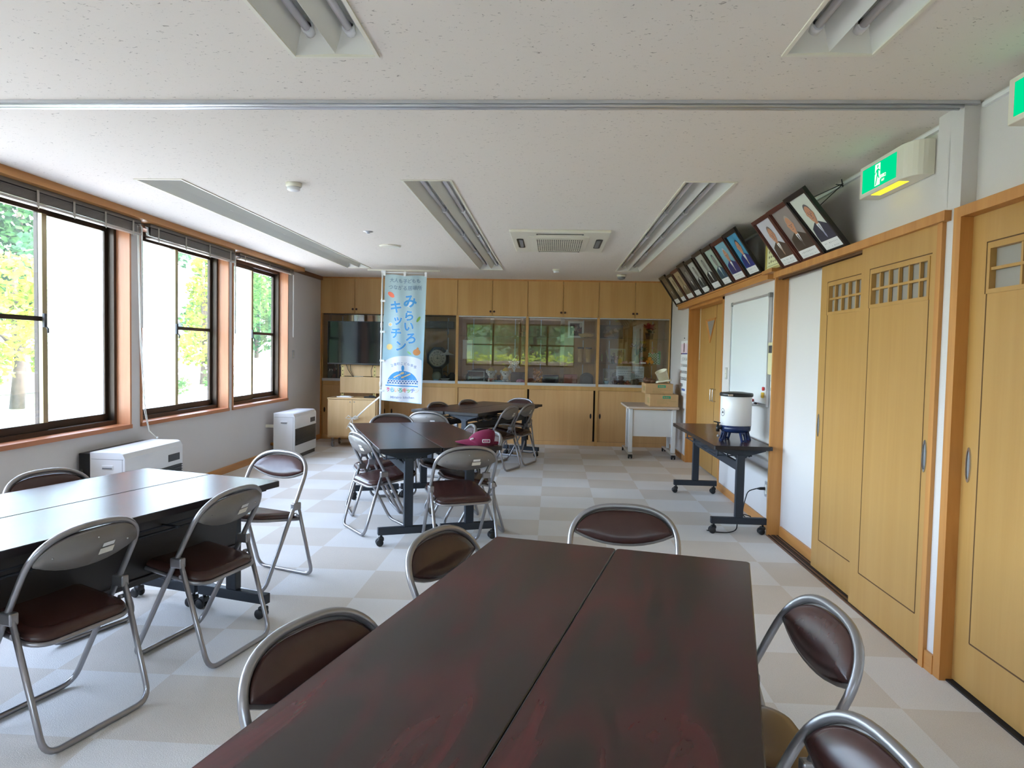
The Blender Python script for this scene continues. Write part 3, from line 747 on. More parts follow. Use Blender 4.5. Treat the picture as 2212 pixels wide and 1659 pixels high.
# left pair: free end from (-1.396,3.571) to (-2.25,3.848)
ang = math.degrees(math.atan2(1.361, .401)); u = (math.cos(math.radians(ang)), math.sin(math.radians(ang)))
cx, cy = -1.823-u[0]*.9, 3.71-u[1]*.9; a = math.radians(ang); nx, ny = -math.sin(a), math.cos(a)
dup(table0, (cx+nx*.2255, cy+ny*.2255, 0), a, 'window-side half of the left table pair, white with glare', GT)
table1.location = (cx-nx*.2255, cy-ny*.2255, 0); table1.rotation_euler = (0, 0, a); table1['label'] = 'room-side half of the left table pair with a dark front panel'; table1['group'] = GT
table0['group'] = 'folding table by the wall'

# ------------------------------------------------------------------ red cap on the middle table
t = thing('baseball_cap', 'crimson baseball cap with a white patch lying on the middle table', 'cap', (-.52, 5.27, .7005), math.radians(14))
m_cap = M('crimson_cotton', srgb(116, 20, 60), .85, bump=.1)
mb = MB(); rings = []; n = 24
for f, z, sx in ((1., 0, 0), (1.01, .022, .003), (.97, .045, .010), (.87, .068, .022), (.70, .088, .036), (.46, .101, .05), (.2, .107, .058), (.03, .108, .06)):
    rings.append([(.10*f*math.cos(2*PI*k/n)+sx, .082*f*math.sin(2*PI*k/n), z) for k in range(n)])
vs = [p for r_ in rings for p in r_]; fs = []
for k in range(len(rings)-1):
    for i in range(n): j = (i+1) % n; fs.append((k*n+i, k*n+j, (k+1)*n+j, (k+1)*n+i))
fs.append(tuple((len(rings)-1)*n+i for i in range(n)))
mb.add(vs, fs, 0, True); mb.ball((.06, 0, .108), .007, n=8)
mb.build('crown', m_cap, t)
mb = MB(); mb.prism([(.085, -.03), (.135, -.012), (.135, .012), (.085, .03)], .0, .016, 'Z'); mb.build('strap', m_cap, t)
g = []; NB, MQ = 12, 6
for i in range(NB+1):
    v = -1+2*i/NB
    for k in range(MQ):
        q = k/(MQ-1); x0 = -.10*math.sqrt(max(0, 1-(v*.93)**2)); L = .088*(1-abs(v)**2.4)
        x = x0+.012-(L+.012)*q; g.append((x, v*.078, .026+.012*(1-q)-.026*v*v-.006*q))
fs = [(i*MQ+k, i*MQ+k+1, (i+1)*MQ+k+1, (i+1)*MQ+k) for i in range(NB) for k in range(MQ-1)]
mb = MB(); mb.add(g, fs, 0, True); mb.add([(x, y, z-.005) for x, y, z in g], fs, 0, True)
rim = [i*MQ+MQ-1 for i in range(NB+1)]; mb.tube([(g[i][0], g[i][1], g[i][2]-.0025) for i in rim], .0032, 6)
mb.build('brim', m_cap, t)
mb = MB(); mb.prism(rrect(-.0, .018, .058, .043, .005), -.0845, -.078, 'Y'); mb.prism(rrect(.005, .022, .053, .039, .003), -.0855, -.0845, 'Y', mi=1)
for k in range(4): mb.box(.012+k*.009, -.0865, .026, .018+k*.009, -.0855, .035, mi=2)
mb.build('side_patch', [m_paper, M('deep_crimson', srgb(120, 14, 60), .8), M('pink_thread', srgb(230, 170, 200), .8)], t)
mb = MB(); mb.prism([(-.086, .036), (-.06, .044), (-.064, .052), (-.084, .046)], -.062, -.05, 'Y'); mb.build('front_tag', m_paper, t)

# ------------------------------------------------------------------ exit signs
m_exg = emit('exit_green', srgb(0, 178, 116), .85); m_exw = emit('exit_white', srgb(236, 250, 214), 1.1); m_exy = emit('exit_yellow', srgb(236, 214, 60), .9)
def exit_sign(y0, y1, label):
    """lantern on the wall; shows its face to the room (-x)"""
    t = thing('exit_sign', label, 'exit sign', (XR-.002, (y0+y1)/2, 2.345), 0, 'green exit signs')
    L = (y1-y0)/2; mb = MB()
    pr = [(-.105, -L+.05), (-.105, L-.0), (0, L), (0, -L), (-.055, -L)]
    pr = [(-.108, L-.01), (-.1, L), (0, L), (0, -L)] + [(-.108+.075*(1-math.cos(a)), -L+.12-.12*math.sin(a)) for a in [PI/2*(1-k/6) for k in range(7)]]
    mb.prism(pr, -.083, .083, 'Z'); mb.build('housing', m_offw, t, bevel=.004)
    a, b = -L+.15, L-.045; x = -.1085; h = .062
    mb = MB(); mb.box(x-.001, a, -h, x+.004, b, h)
    sp = mb.build('sign_panel', m_exg, t)
    w = b-a; c = a+w*.52
    # face is read from -x: reading direction runs towards -y
    def P(u, v, e=.002): return (x-e, c-u, v)
    mb = MB()
    def poly(pts, mi=0, e=.002): mb.add([P(u, v, e) for u, v in pts], [tuple(range(len(pts)))], mi)
    s = w*.20
    poly([(-.03, -.055), (.028, -.055), (.028, .055), (-.03, .055)])
    # running figure in green over the white doorway
    poly([(p[0], p[1]) for p in ell(.002, .041, .0085, .0095, 12)], 1, .003)
    poly([(-.012, .028), (.012, .03), (.014, -.004), (-.006, -.008)], 1, .003)
    poly([(-.006, .0), (.012, -.002), (.026, -.022), (.02, -.03), (.006, -.012)], 1, .003)
    poly([(-.008, -.002), (.006, -.006), (-.012, -.052), (-.026, -.052)], 1, .003)
    poly([(-.010, .028), (-.030, .008), (-.025, .003), (-.006, .018)], 1, .003)
    poly([(.010, .029), (.030, .018), (.027, .011), (.010, .02)], 1, .003)
    poly([(.018, -.022), (.036, -.026), (.036, -.033), (.018, -.03)], 0, .0035)
    text_mb('非常口', .021, lambda u, v: P(u+.062, v-.02), 0, mb, bold=.0004)
    text_mb('EXIT', .015, lambda u, v: P(u+.062, v-.041), 0, mb, bold=.0003)
    mb.build('running_figure', [m_exw, m_exg], sp)
    mb = MB(); mb.box(-.098, -L+.14, -.0855, -.05, L-.13, -.082); mb.build('downlight', m_exy, t)
exit_sign(3.47, 4.045, 'green exit sign on the right wall between the portraits and the pilaster')
exit_sign(2.22, 2.775, 'green exit sign cut by the right picture edge')

# ------------------------------------------------------------------ portraits leaning out from the wall
SKIN = [M('print_skin_a', srgb(196, 140, 110), .6), M('print_skin_b', srgb(206, 150, 116), .6), M('print_skin_grey', srgb(150, 146, 138), .6), M('print_skin_sepia', srgb(160, 140, 110), .6)]
m_fblack = M('black_frame', srgb(26, 20, 20), .35); m_fbrown = wood('red_brown_frame', srgb(72, 32, 26), srgb(92, 46, 36), 'Z', .35); m_fdk = wood('dark_frame', srgb(44, 34, 28), srgb(60, 48, 40), 'Z', .4)
_pc = {}
def pm(rgb):
    if rgb not in _pc: _pc[rgb] = M('print_%d_%d_%d' % rgb, srgb(*rgb), .45)
    return _pc[rgb]
def portrait(y0, y1, z0, h, frame, bg, suit, skin, hair, tie, label, lean=37, fw=.03, group=None, cap=True, xb=1.735, hy=.0):
    """frame between y0<y1 on the ledge, foot at xb, top leaning into the room"""
    a = math.radians(lean)
    t = thing('portrait', label, 'framed portrait', (xb, (y0+y1)/2, z0), 0, group)
    W = (y1-y0)/2; T = Matrix.Rotation(-a, 4, 'Y')
    mb = MB(); d = .022
    for s in ((-W, 0, W, fw), (-W, h-fw, W, h), (-W, fw, -W+fw, h-fw), (W-fw, fw, W, h-fw)):
        mb.box(-d, s[0], s[1], 0, s[2], s[3], T=T); 
    for s in ((-W+fw, fw, W-fw, fw+.008), (-W+fw, h-fw-.008, W-fw, h-fw), (-W+fw, fw, -W+fw+.008, h-fw), (W-fw-.008, fw, W-fw, h-fw)):
        mb.box(-.014, s[0], s[1], 0, s[2], s[3], T=T)
    mb.box(-.004, -W+.004, .004, 0, W-.004, h-.004, T=T)
    mb.build('frame', frame, t)
    iw, z1, z2 = W-fw-.008, fw+.008, h-fw-.008; ih = z2-z1
    capz = z1+ih*(.16 if cap else 0)
    mats = [pm(bg), pm(suit), skin, pm(hair), pm(tie), m_paper, pm((90, 88, 92))]
    mb = MB()
    def P(u, v, e): return T @ Vector((-.006-e, -u, v))      # u to the reader's right
    def poly(pts, mi, e): mb.add([P(u, v, e) for u, v in pts], [tuple(range(len(pts)))], mi)
    poly([(-iw, capz), (iw, capz), (iw, z2), (-iw, z2)], 0, 0)
    ph = z2-capz; r = min(iw*.42, ph*.2); hy_ = capz+ph*.62; cx = hy*iw
    sh = iw*.92; st = capz+ph*.34
    poly([(cx-sh, capz), (cx+sh, capz), (cx+sh, capz+ph*.12), (cx+sh*.86, st-.012), (cx+r*.55, st+.022), (cx-r*.55, st+.022), (cx-sh*.86, st-.012), (cx-sh, capz+ph*.12)], 1, .0006)
    poly([(cx-r*.4, st-.0), (cx, capz+ph*.08), (cx+r*.4, st), (cx+r*.36, st+.024), (cx-r*.36, st+.024)], 5, .0012)
    poly([(cx-r*.12, st+.004), (cx-r*.16, capz+ph*.1), (cx, capz+ph*.04), (cx+r*.16, capz+ph*.1), (cx+r*.12, st+.004)], 4, .0016)
    poly([(cx-r*.36, st+.01), (cx+r*.36, st+.01), (cx+r*.36, hy_-r*.6), (cx-r*.36, hy_-r*.6)], 2, .0014)
    poly([(cx+u, v) for u, v in ell(0, hy_, r*.8, r*1.08, 20)], 3, .0017)
    poly([(cx+u, v) for u, v in ell(0, hy_-r*.14, r*.74, r*.98, 20)], 2, .0021)
    for s in (-1, 1):
        poly([(cx+s*r*.3+u, v) for u, v in ell(0, hy_-r*.1, r*.13, r*.05, 8)], 6, .0025)
        poly([(cx+s*r*.3+u, v) for u, v in ell(0, hy_+r*.08, r*.19, r*.035, 8)], 3, .0025)
        poly([(cx+s*r*.8+u, v) for u, v in ell(0, hy_-r*.1, r*.1, r*.2, 8)], 2, .0019)
    poly([(cx-r*.09, hy_-r*.42), (cx+r*.09, hy_-r*.42), (cx+r*.03, hy_-r*.08), (cx-r*.03, hy_-r*.08)], 6, .0023)
    poly([(cx+u, v) for u, v in ell(0, hy_-r*.62, r*.2, r*.04, 8)], 6, .0025)
    ob = mb.build('photograph', mats, t)
    if cap:
        mb = MB(); mb.add([P(-iw, z1, .0006), P(iw, z1, .0006), P(iw, capz, .0006), P(-iw, capz, .0006)], [(0, 1, 2, 3)], 0)
        if ih > .3 and W > .15:
            hh = (capz-z1)
            for row, (n, s) in enumerate(((9, .62), (11, .5))):
                for k in range(n):
                    u = -iw*.7+iw*1.4*k/(n-1)*(.9); v = z1+hh*(.66-.42*row); q = .010*s*random.uniform(.6, 1.1)
                    if random.random() < .85:
                        poly2 = [P(u-q, v-q*.3, .0012), P(u+q, v-q*.1, .0012), P(u+q, v+q*.3, .0012), P(u-q, v+q*.1, .0012)]
                        mb.add(poly2, [(0, 1, 2, 3)], 1); mb.add([P(u-q*.25, v-q*1.1, .0012), P(u+q*.25, v-q*1.1, .0012), P(u+q*.15, v+q*1.1, .0012), P(u-q*.2, v+q*1.1, .0012)], [(0, 1, 2, 3)], 1)
        mb.build('caption_label', [m_paper, pm((110, 110, 118))], t)
    return t
GN = 'portraits above the sliding doors'; GFp = 'row of portraits on the oak ledge'
P1 = portrait(4.285, 4.64, 2.047, .452, m_fblack, (214, 218, 206), (62, 60, 76), SKIN[0], (96, 92, 96), (168, 166, 196), 'largest nearest portrait in a black frame, man in a dark suit and grey tie', 39, .026, GN)
portrait(4.655, 5.06, 2.05, .44, m_fbrown, (148, 138, 134), (72, 58, 46), SKIN[1], (180, 168, 160), (92, 84, 84), 'middle of the three portraits over the doors, brown suit against a grey ground', 37, .024, GN)
portrait(5.075, 5.46, 2.05, .436, m_fbrown, (206, 204, 212), (86, 68, 54), SKIN[0], (120, 104, 96), (188, 160, 140), 'portrait in a red-brown frame beside the gilt certificate, brown suit on white', 36, .024, GN)
FB = [10.077, 9.60, 9.18, 8.68, 8.24, 7.75, 7.30, 6.88, 6.40, 5.97]
FP = [(m_fdk, (120, 104, 78), (96, 84, 64), 3, (70, 60, 46), (130, 118, 96), 'farthest portrait of the ledge row, sepia, beside the cabinets'),
 (m_fdk, (190, 174, 142), (150, 132, 100), 3, (96, 84, 66), (180, 170, 146), 'pale sepia portrait next to the farthest one'),
 (m_fbrown, (178, 156, 120), (120, 104, 78), 3, (92, 76, 56), (170, 154, 126), 'third portrait from the cabinets, sepia in a brown frame'),
 (m_fdk, (112, 104, 96), (52, 50, 48), 2, (46, 44, 42), (136, 132, 126), 'dark grey portrait, fourth from the cabinets'),
 (m_fdk, (186, 188, 182), (60, 64, 64), 2, (40, 42, 42), (176, 180, 174), 'grey and white portrait leaning just left of the gap in the row'),
 (m_fdk, (178, 180, 170), (38, 38, 40), 2, (70, 68, 66), (206, 206, 200), 'portrait with a black suit just right of the gap in the row'),
 (m_fdk, (172, 190, 176), (40, 74, 96), 2, (28, 60, 76), (150, 180, 180), 'teal toned portrait in the row on the ledge'),
 (m_fbrown, (122, 172, 190), (52, 50, 110), 0, (200, 196, 204), (210, 206, 200), 'portrait of a white-haired man in a navy suit on light blue'),
 (m_fblack, (70, 150, 190), (34, 44, 120), 0, (48, 40, 60), (200, 190, 160), 'portrait at the near end of the ledge, navy suit on bright blue')]
for k, (fr, bg, su, sk, ha, ti, lab) in enumerate(FP):
    y1, y0 = FB[k], FB[k+1]
    if k == 4: y0 += .05
    portrait(y0+.012, y1-.012, 2.08, [.47, .44, .45, .47, .45, .47, .46, .455, .46][k], fr, bg, su, SKIN[sk], ha, ti, lab, 34, .032, GFp)
# certificate in a gilt frame and a folded fan-like print lying in the gap
t = thing('certificate_frame', 'gilt framed certificate standing upright between the two groups of portraits', 'framed certificate', (1.725, 5.72, 2.079))
mb = MB()
for s in ((-.19, 0, .19, .02), (-.19, .25, .19, .27), (-.19, .02, -.17, .25), (.17, .02, .19, .25)): mb.box(-.018, s[0], s[1], 0, s[2], s[3])
mb.build('frame', M('gilt', srgb(206, 190, 120), .35, .4), t)
mb = MB(); mb.box(-.008, -.17, .02, 0, .17, .25); mb.box(-.0092, -.155, .035, -.008, .155, .038, mi=1); mb.box(-.0092, -.155, .23, -.008, .155, .233, mi=1)
for k in range(5):
    for r_ in range(4): mb.box(-.0094, .10-k*.05, .06+r_*.04, -.008, .12-k*.05, .068+r_*.04+random.uniform(0, .012), mi=1)
mb.build('certificate', [M('cream_paper', srgb(224, 222, 176), .7), M('faded_ink', srgb(128, 122, 92), .7)], t)
mb = MB(); mb.box(1.67, 5.60, 2.05, 1.765, 5.86, 2.078)
tag(mb.build('ledge_end_board', m_caseH), 'short plank under the gilt certificate', 'board')
mb = MB(); mb.prism([(0, 0), (.22, .0), (.30, .22), (.12, .27)], 0, .012, 'X')
o = mb.build('photo_print', [pm((120, 84, 74))], loc=(1.70, 7.72, 2.085)); tag(o, 'brownish print standing in the gap of the portrait row', 'print')
# hanging cords from the rail
mb = MB(); kx, ky, kz = 1.752, 4.50, 2.46
mb.tube([(kx, ky, kz), (1.52, 4.42, 2.345)], .003, 5); mb.tube([(kx, ky, kz), (1.56, 4.36, 2.29)], .003, 5); mb.tube([(kx+.01, ky+.03, kz-.012), (kx-.03, ky-.05, kz+.012)], .004, 5); mb.tube([(kx, ky, kz-.012), (kx-.02, ky+.06, kz+.008)], .004, 5)
o = mb.build('hanging_cord', m_dgrey, P1); o.matrix_parent_inverse = Matrix.Translation(P1.location).inverted()

# ------------------------------------------------------------------ whiteboard, thermostat, switches, calendar
t = thing('whiteboard', 'white board hung on the right wall behind the urn', 'whiteboard', (XR-.004, 6.49, .985))
MB().box(-.014, -.60, .01, -.004, .60, .91).build('writing_surface', M('whiteboard_white', srgb(232, 238, 240), .12), t)
mb = MB()
for s in ((-.615, 0, .615, .02), (-.615, .905, .615, .925), (-.615, .02, -.595, .905), (.595, .02, .615, .905)): mb.box(-.022, s[0], s[1], 0, s[2], s[3])
for y in (-.605, .605): mb.rbox(-.025, y-.02, .89, 0, y+.02, .93, .003, mi=1)
mb.build('frame', [m_silver, m_grey], t)
MB().prism([(-.022, .0), (-.085, -.006), (-.09, .012), (-.082, .012), (-.08, .004), (-.022, .01)], -.45, .58, 'Y', T=Matrix.Identity(4)).build('pen_tray', m_silver, t)
def wbox(name, x0, y0, z0, x1, y1, z1, mat, label, cat, r=.004, group=None):
    return tag(MB().rbox(x0, y0, z0, x1, y1, z1, r).build(name, mat), label, cat, group)
xb = XR-.024
mb = MB(); mb.lathe([(.016, 0), (.016, -.012), (0, -.014)], 14, (xb, 5.955, 1.13), axis='X'); tag(mb.build('magnet', m_red), 'round red magnet in the lower corner of the whiteboard', 'magnet')
wbox('magnet', xb-.016, 5.945, 1.055, xb, 5.98, 1.10, m_yellow, 'yellow magnet below the red one on the whiteboard', 'magnet')
wbox('whiteboard_eraser', xb-.05, 6.24, .998, xb-.005, 6.36, 1.028, [m_red], 'red eraser lying in the whiteboard tray', 'eraser')
mb = MB(); mb.tube([(xb-.04, 6.06, 1.004), (xb-.04, 6.19, 1.004)], .008, 8); mb.tube([(xb-.04, 6.06, 1.004), (xb-.04, 6.02, 1.004)], .0085, 8, mi=1)
tag(mb.build('marker_pen', [m_white, m_dgrey]), 'white marker pen in the whiteboard tray', 'marker')
t = thing('thermostat', 'cream remote control panel on the wall right of the whiteboard', 'thermostat', (XR, 5.80, 1.38))
MB().rbox(-.022, -.075, -.13, 0, .085, .13, .006).build('case', M('cream_plastic', srgb(222, 214, 170), .4), t)
MB().box(-.0235, -.02, .045, -.02, .065, .105).build('display', m_dgrey, t)
def switch(name, y, z, h, w, label, x=XR, s=-1, n=2):
    t = thing(name, label, 'wall switch', (x, y, z))
    MB().rbox(min(0, s*.009), -w, -h, max(0, s*.009), w, h, .003).build('plate', M('plate_grey', srgb(186, 184, 176), .4) if name == 'wall_switch' else m_silver, t)
    mb = MB()
    for k in range(n): z0 = -h*.7+k*(1.4*h/n); mb.rbox(min(s*.006, s*.012), -w*.45, z0, max(s*.006, s*.012), w*.45, z0+1.4*h/n-.006, .002)
    mb.build('rocker', m_offw, t)
    return t
switch('wall_switch', 5.80, 1.205, .085, .05, 'tall switch plate below the cream control panel')
switch('wall_switch', 7.32, 1.22, .06, .035, 'switch plate on the wall between the far door and the whiteboard')
t = switch('wall_outlet', 9.57, 1.30, .055, .035, 'grey outlet plate on the left wall beside the farthest window', XL, 1)
t = thing('wall_outlet', 'steel outlet plate low on the wall with a black plug in it', 'outlet', (XR, 5.85, .315))
MB().rbox(-.009, -.04, -.062, 0, .04, .062, .003).build('plate', m_silver, t)
MB().rbox(-.012, -.018, -.04, -.006, .018, .04, .003).build('socket_face', m_offw, t)
t = thing('power_cord', 'black power cord plugged into the low wall outlet beside the single table', 'power cord', (0, 0, 0))
MB().tube([(XR-.012, 5.86, .32), (XR-.05, 5.87, .318), (XR-.075, 5.88, .315)], [.013, .012, .005], 8).build('plug', m_black, t)
pts = [(XR-.075, 5.88, .315), (1.63, 5.9, .29), (1.60, 5.9, .17), (1.58, 5.86, .10), (1.62, 5.84, .07), (1.64, 5.80, .10), (1.55, 5.76, .13), (1.50, 5.70, .09), (1.49, 5.66, .02), (1.42, 5.62, .006), (1.33, 5.62, .006), (1.26, 5.68, .006)]
MB().tube(fillet(pts, .06, 4), .0045, 6).build('cable', m_black, t)
# calendar
t = thing('wall_calendar', 'monthly calendar with red Sundays on the wall beside the far door', 'calendar', (XR, 9.66, .89))
MB().box(-.004, -.24, 0, 0, .24, .70).build('sheet', m_paper, t)
mb = MB(); X = -.0055
def cq(u0, v0, u1, v1, mi): mb.add([(X, -u0, v0), (X, -u1, v0), (X, -u1, v1), (X, -u0, v1)], [(0, 1, 2, 3)], mi)
cq(-.22, .535, .22, .66, 3); cq(-.035, .55, .02, .67, 0); cq(-.23, .52, .23, .535, 2)
cq(-.23, .52, -.15, .535, 0)
for r_ in range(5):
    for c in range(7):
        d = r_*7+c-0
        if d < 1 or d > 30: continue
        text_mb(str(d), .055, lambda u, v, c=c, r_=r_: (X, -(u-.195+c*.066), v+.455-r_*.088), 0 if c == 0 else 1, mb, bold=.001)
cq(-.10, .03, .14, .06, 4)
mb.build('printed_dates', [m_red, m_dgrey, M('calendar_bar', srgb(80, 80, 150), .7), M('calendar_pink', srgb(238, 214, 224), .7), M('calendar_blue', srgb(90, 110, 170), .7)], t)
MB().ball((-.004, 0, .735), .008, n=8).build('pin', m_dgrey, t)

# ------------------------------------------------------------------ white urn
t = thing('beverage_urn', 'white beverage dispenser with a navy base on the single table', 'urn', (1.52, 5.93, .70))
Z = Matrix.Identity(4)
MB().lathe([(.122, .128), (.124, .13), (.124, .365), (.122, .368)], 32).build('body', m_white, t)
MB().lathe([(.0, .07), (.095, .07), (.112, .078), (.121, .092), (.123, .128), (.0, .128)], 32).build('base', m_navy, t)
MB().lathe([(.0, .366), (.13, .366), (.133, .371), (.133, .388), (.128, .394), (.1, .396), (.06, .402), (0, .402)], 32).build('lid', m_black, t)
MB().rbox(-.10, -.136, .372, -.06, -.127, .388, .003).build('latch', m_steel, t)
for k in range(4):
    a = math.radians(18+90*k); c, s = math.cos(a), math.sin(a); R = Matrix.Rotation(a, 4, 'Z')
    mb = MB()
    for sd in (-1, 1): mb.prism([(.085, .078), (.112, .078), (.138, 0), (.120, 0)], sd*.016-.006, sd*.016+.006, 'Y', T=R)
    for zz in (.002, .062): mb.box(.09+(.062-zz)*.5, -.016, zz, .115+(.062-zz)*.4, .016, zz+.016, T=R)
    mb.build('leg', m_navy, t)
mb = MB(); mb.tube([(-.12, -.03, .105), (-.155, -.035, .105)], .012, 10); mb.tube([(-.15, -.035, .125), (-.15, -.035, .075)], .015, 10); mb.tube([(-.13, -.03, .145), (-.185, -.04, .157)], .005, 6); mb.tube([(-.15, -.035, .125), (-.15, -.035, .148)], .008, 8)
mb.build('tap', m_black, t)
mb = MB(); mb.tube([(-.145, -.04, .08), (-.147, -.04, .05)], .002, 5); mb.ball((-.147, -.04, .04), .012, n=8); mb.build('tap_tag', m_grey, t)
mb = MB(); mb.prism(ell(0, 0, .022, .03, 16), -.001, 0, 'Z'); 
def um(u, v): a = math.radians(200)+u/.1245; return (.1247*math.cos(a), .1247*math.sin(a), .235+v)
mb = MB(); E1, E2 = ell(0, 0, .026, .032, 18), ell(0, 0, .022, .028, 18)
for i in range(18): j = (i+1) % 18; mb.quad(um(*E1[i]), um(*E1[j]), um(*E2[j]), um(*E2[i]))
mb.add([um(*p) for p in ((-.014, -.008), (.014, -.008), (.006, .012), (-.004, .008))], [(0, 1, 2, 3)])
mb.build('emblem', m_dgrey, t)

# ------------------------------------------------------------------ pale desk with cardboard boxes
t = thing('rolling_desk', 'pale grey rolling desk in the far right corner', 'desk', (1.355, 9.95, 0))
mb = MB(); mb.prism(rrect(-.345, -.46, .345, .46, .03), .672, .70, 'Z'); mb.build('desktop', m_deskt, t, bevel=.005)
for s in (-1, 1):
    mb = MB(); mb.rbox(s*.285-.028, -.40, .085, s*.285+.028, -.34, .672, .008); mb.build('leg', m_deskw, t); mb = MB(); mb.rbox(s*.285-.02, .02, .085, s*.285+.02, .07, .672, .006); mb.build('leg', m_deskw, t)
    mb = MB(); mb.prism([(-.44, .06), (.42, .06), (.42, .075), (.05, .1), (-.30, .1), (-.44, .075)], s*.285-.03, s*.285+.03, 'X'); mb.build('foot', M('foot_grey', srgb(188, 184, 176), .45), t, bevel=.005)
    for y in (-.415, .39):
        c = MB(); c.tube([(s*.285, y, .06), (s*.285, y, .04)], .008, 8); c.rbox(s*.285-.022, y-.02, .03, s*.285+.022, y+.02, .06, .006)
        for dx in (-.018, .018): c.lathe([(0, -.009), (.026, -.009), (.029, 0), (.026, .009), (0, .009)], 14, (s*.285+dx, y, .029), axis='X')
        c.build('castor', m_rubber, t)
MB().box(-.257, -.385, .30, .257, -.37, .655).build('modesty_panel', m_deskw, t)
def carton(name, x0, y0, z0, x1, y1, z1, label, open_flap=False):
    cx, cy = (x0+x1)/2, (y0+y1)/2
    t = thing(name, label, 'cardboard box', (cx, cy, z0), 0, 'two stacked cartons')
    w, d, h = (x1-x0)/2, (y1-y0)/2, z1-z0
    mb = MB(); mb.rbox(-w, -d, 0, w, d, h, .006); mb.box(-.003, -d-.0006, h-.004, .003, d, h+.0005, mi=1)
    mb.build('carton_body', [m_card, m_line], t)
    mb = MB(); y = -d-.0012
    mb.box(-.02, y, h-.055, .085, y+.002, h-.02, mi=0)
    for k, (q, hh) in enumerate(((0, .018), (.008, .012), (.02, .011), (.032, .016), (.042, .011), (.054, .012), (.066, .011))): mb.box(q-.005, y-.0008, h-.046, q+.001, y, h-.046+hh, mi=2); mb.box(q-.004, y-.0008, h-.040, q+.004, y, h-.037, mi=2)
    for r_ in range(4):
        L = (.17, .24, .12, .15)[r_]; x = -.09
        while x < -.09+L: q = random.uniform(.008, .02); mb.box(x, y, h-.075-r_*.017, x+q, y+.002, h-.070-r_*.017, mi=1); x += q+.006
    mb.build('box_print', [m_cardg, m_cardt, m_card], t)
    mb = MB()
    for k in range(4): mb.box(-w-.001, -d+.06+k*.05, h*.25, -w+.001, -d+.085+k*.05, h*.7)
    mb.build('side_print', m_cardt, t)
carton('carton', 1.32, 9.60, .70, 1.70, 10.12, .865, 'lower cardboard carton on the pale desk')
carton('carton', 1.275, 9.72, .865, 1.645, 10.15, 1.005, 'upper cardboard carton under the cream bin')
t = thing('waste_bin', 'cream plastic bin lying tilted on the upper carton', 'bin', (1.50, 9.86, 1.022))
T = Matrix.Translation((.02, 0, .085)) @ Matrix.Rotation(math.radians(-22), 4, 'Y') @ Matrix.Rotation(math.radians(12), 4, 'X')
mb = MB(); mb.lathe([(.0, -.075), (.066, -.075), (.082, .07), (.086, .072), (.082, .075), (.078, .07), (.062, -.07), (0, -.07)], 22, T=T); mb.build('bin_body', M('cream_bin', srgb(228, 224, 200), .45), t)
T2 = Matrix.Translation((.03, -.01, .012)) @ Matrix.Rotation(math.radians(-9), 4, 'Y')
mb = MB(); mb.prism(rrect(-.11, -.08, .11, .08, .05), -.008, .016, 'Z', T=T2); mb.build('bin_lid', M('cream_lid', srgb(226, 222, 200), .45), t, bevel=.004)
mb = MB()
for p, r_ in (((0, 0, .035), (.065, .06, .036)), ((-.04, .02, .045), (.04, .05, .04)), ((.05, -.02, .028), (.05, .05, .028))): mb.ball(p, *r_, n=14)
tag(mb.build('brown_pouch', M('brown_leather', srgb(92, 62, 40), .6, noise=.25, nscale=20), loc=(1.335, 9.86, 1.004)), 'crumpled brown pouch beside the cream bin on the upper carton', 'pouch')

# ------------------------------------------------------------------ fan heaters under the windows
def heater(name, x0, x1, y0, y1, h, label, back):
    t = thing(name, label, 'heater', (0, 0, 0), 0, 'white floor-standing heaters')
    mb = MB(); pr = [(x0, .05), (x1, .05), (x1, h-.045), (x1-.018, h-.01), (x1-.04, h), (x0, h)]
    mb.prism(pr, y0, y1, 'Y'); mb.box(x0+.01, y0-.0012, h-.052, x1-.012, y0+.001, h-.049, mi=1); mb.box(x1-.022, y0-.0012, .06, x1-.019, y0+.001, h-.05, mi=1)
    mb.build('cabinet', [m_white, m_grey], t, bevel=.006)
    MB().box(x0+.02, y0+.02, 0, x1-.01, y1-.02, .05).build('plinth', m_dgrey, t)
    cx = (x0+x1)/2
    mb = MB(); mb.rbox(cx-.045, y0-.004, h-.13, cx+.045, y0+.002, h-.095, .004); mb.box(cx-.038, y0-.0055, h-.125, cx+.038, y0-.003, h-.113, mi=1); mb.build('side_grip', [m_white, m_grey], t)
    mb = MB(); mb.box(x1-.004, y0+.02, h*.30, x1+.0015, y1-.02, h*.66, mi=0)
    for k in range(11): z = h*.30+(h*.36)*k/10.5; mb.box(x1, y0+.015, z, x1+.008, y1-.015, z+.006, mi=1)
    mb.build('louvre_grille', [m_black, m_dgrey], t)
    mb = MB(); mb.rbox(x1-.006, y1-.23, h-.16, x1+.003, y1-.05, h-.10, .003); mb.build('control_panel', m_dgrey, t)
    MB().box(x1-.001, y1-.23, h-.205, x1+.002, y1-.06, h-.200).build('trim_strip', m_grey, t)
    if back:
        MB().rbox(XL+.022, y0+.005, .03, x0, y1-.0, h-.01, .006).build('rear_duct', m_black, t)
        mb = MB(); mb.tube([(x0-.05, y0+.008, h-.17), (x0-.05, y0-.02, h-.17), (x0-.05, y0-.02, h-.13)], .008, 6); mb.build('duct_clip', m_black, t)
    else:
        mb = MB(); mb.box(XL+.001, y0+.02, h*.68, x0, y0+.045, h*.745); mb.tube([(XL, y0+.20, .16), (x0, y0+.20, .16)], .02, 10, mi=1); mb.build('wall_bracket', [m_offw, m_caseH], t)
    return t
heater('fan_heater', -3.435, -3.165, 5.10, 5.93, .578, 'white heater with a black rear duct beside the left table', True)
heater('fan_heater', -3.44, -3.17, 8.62, 9.42, .575, 'white heater with dark louvres on the floor in the far left corner', False)

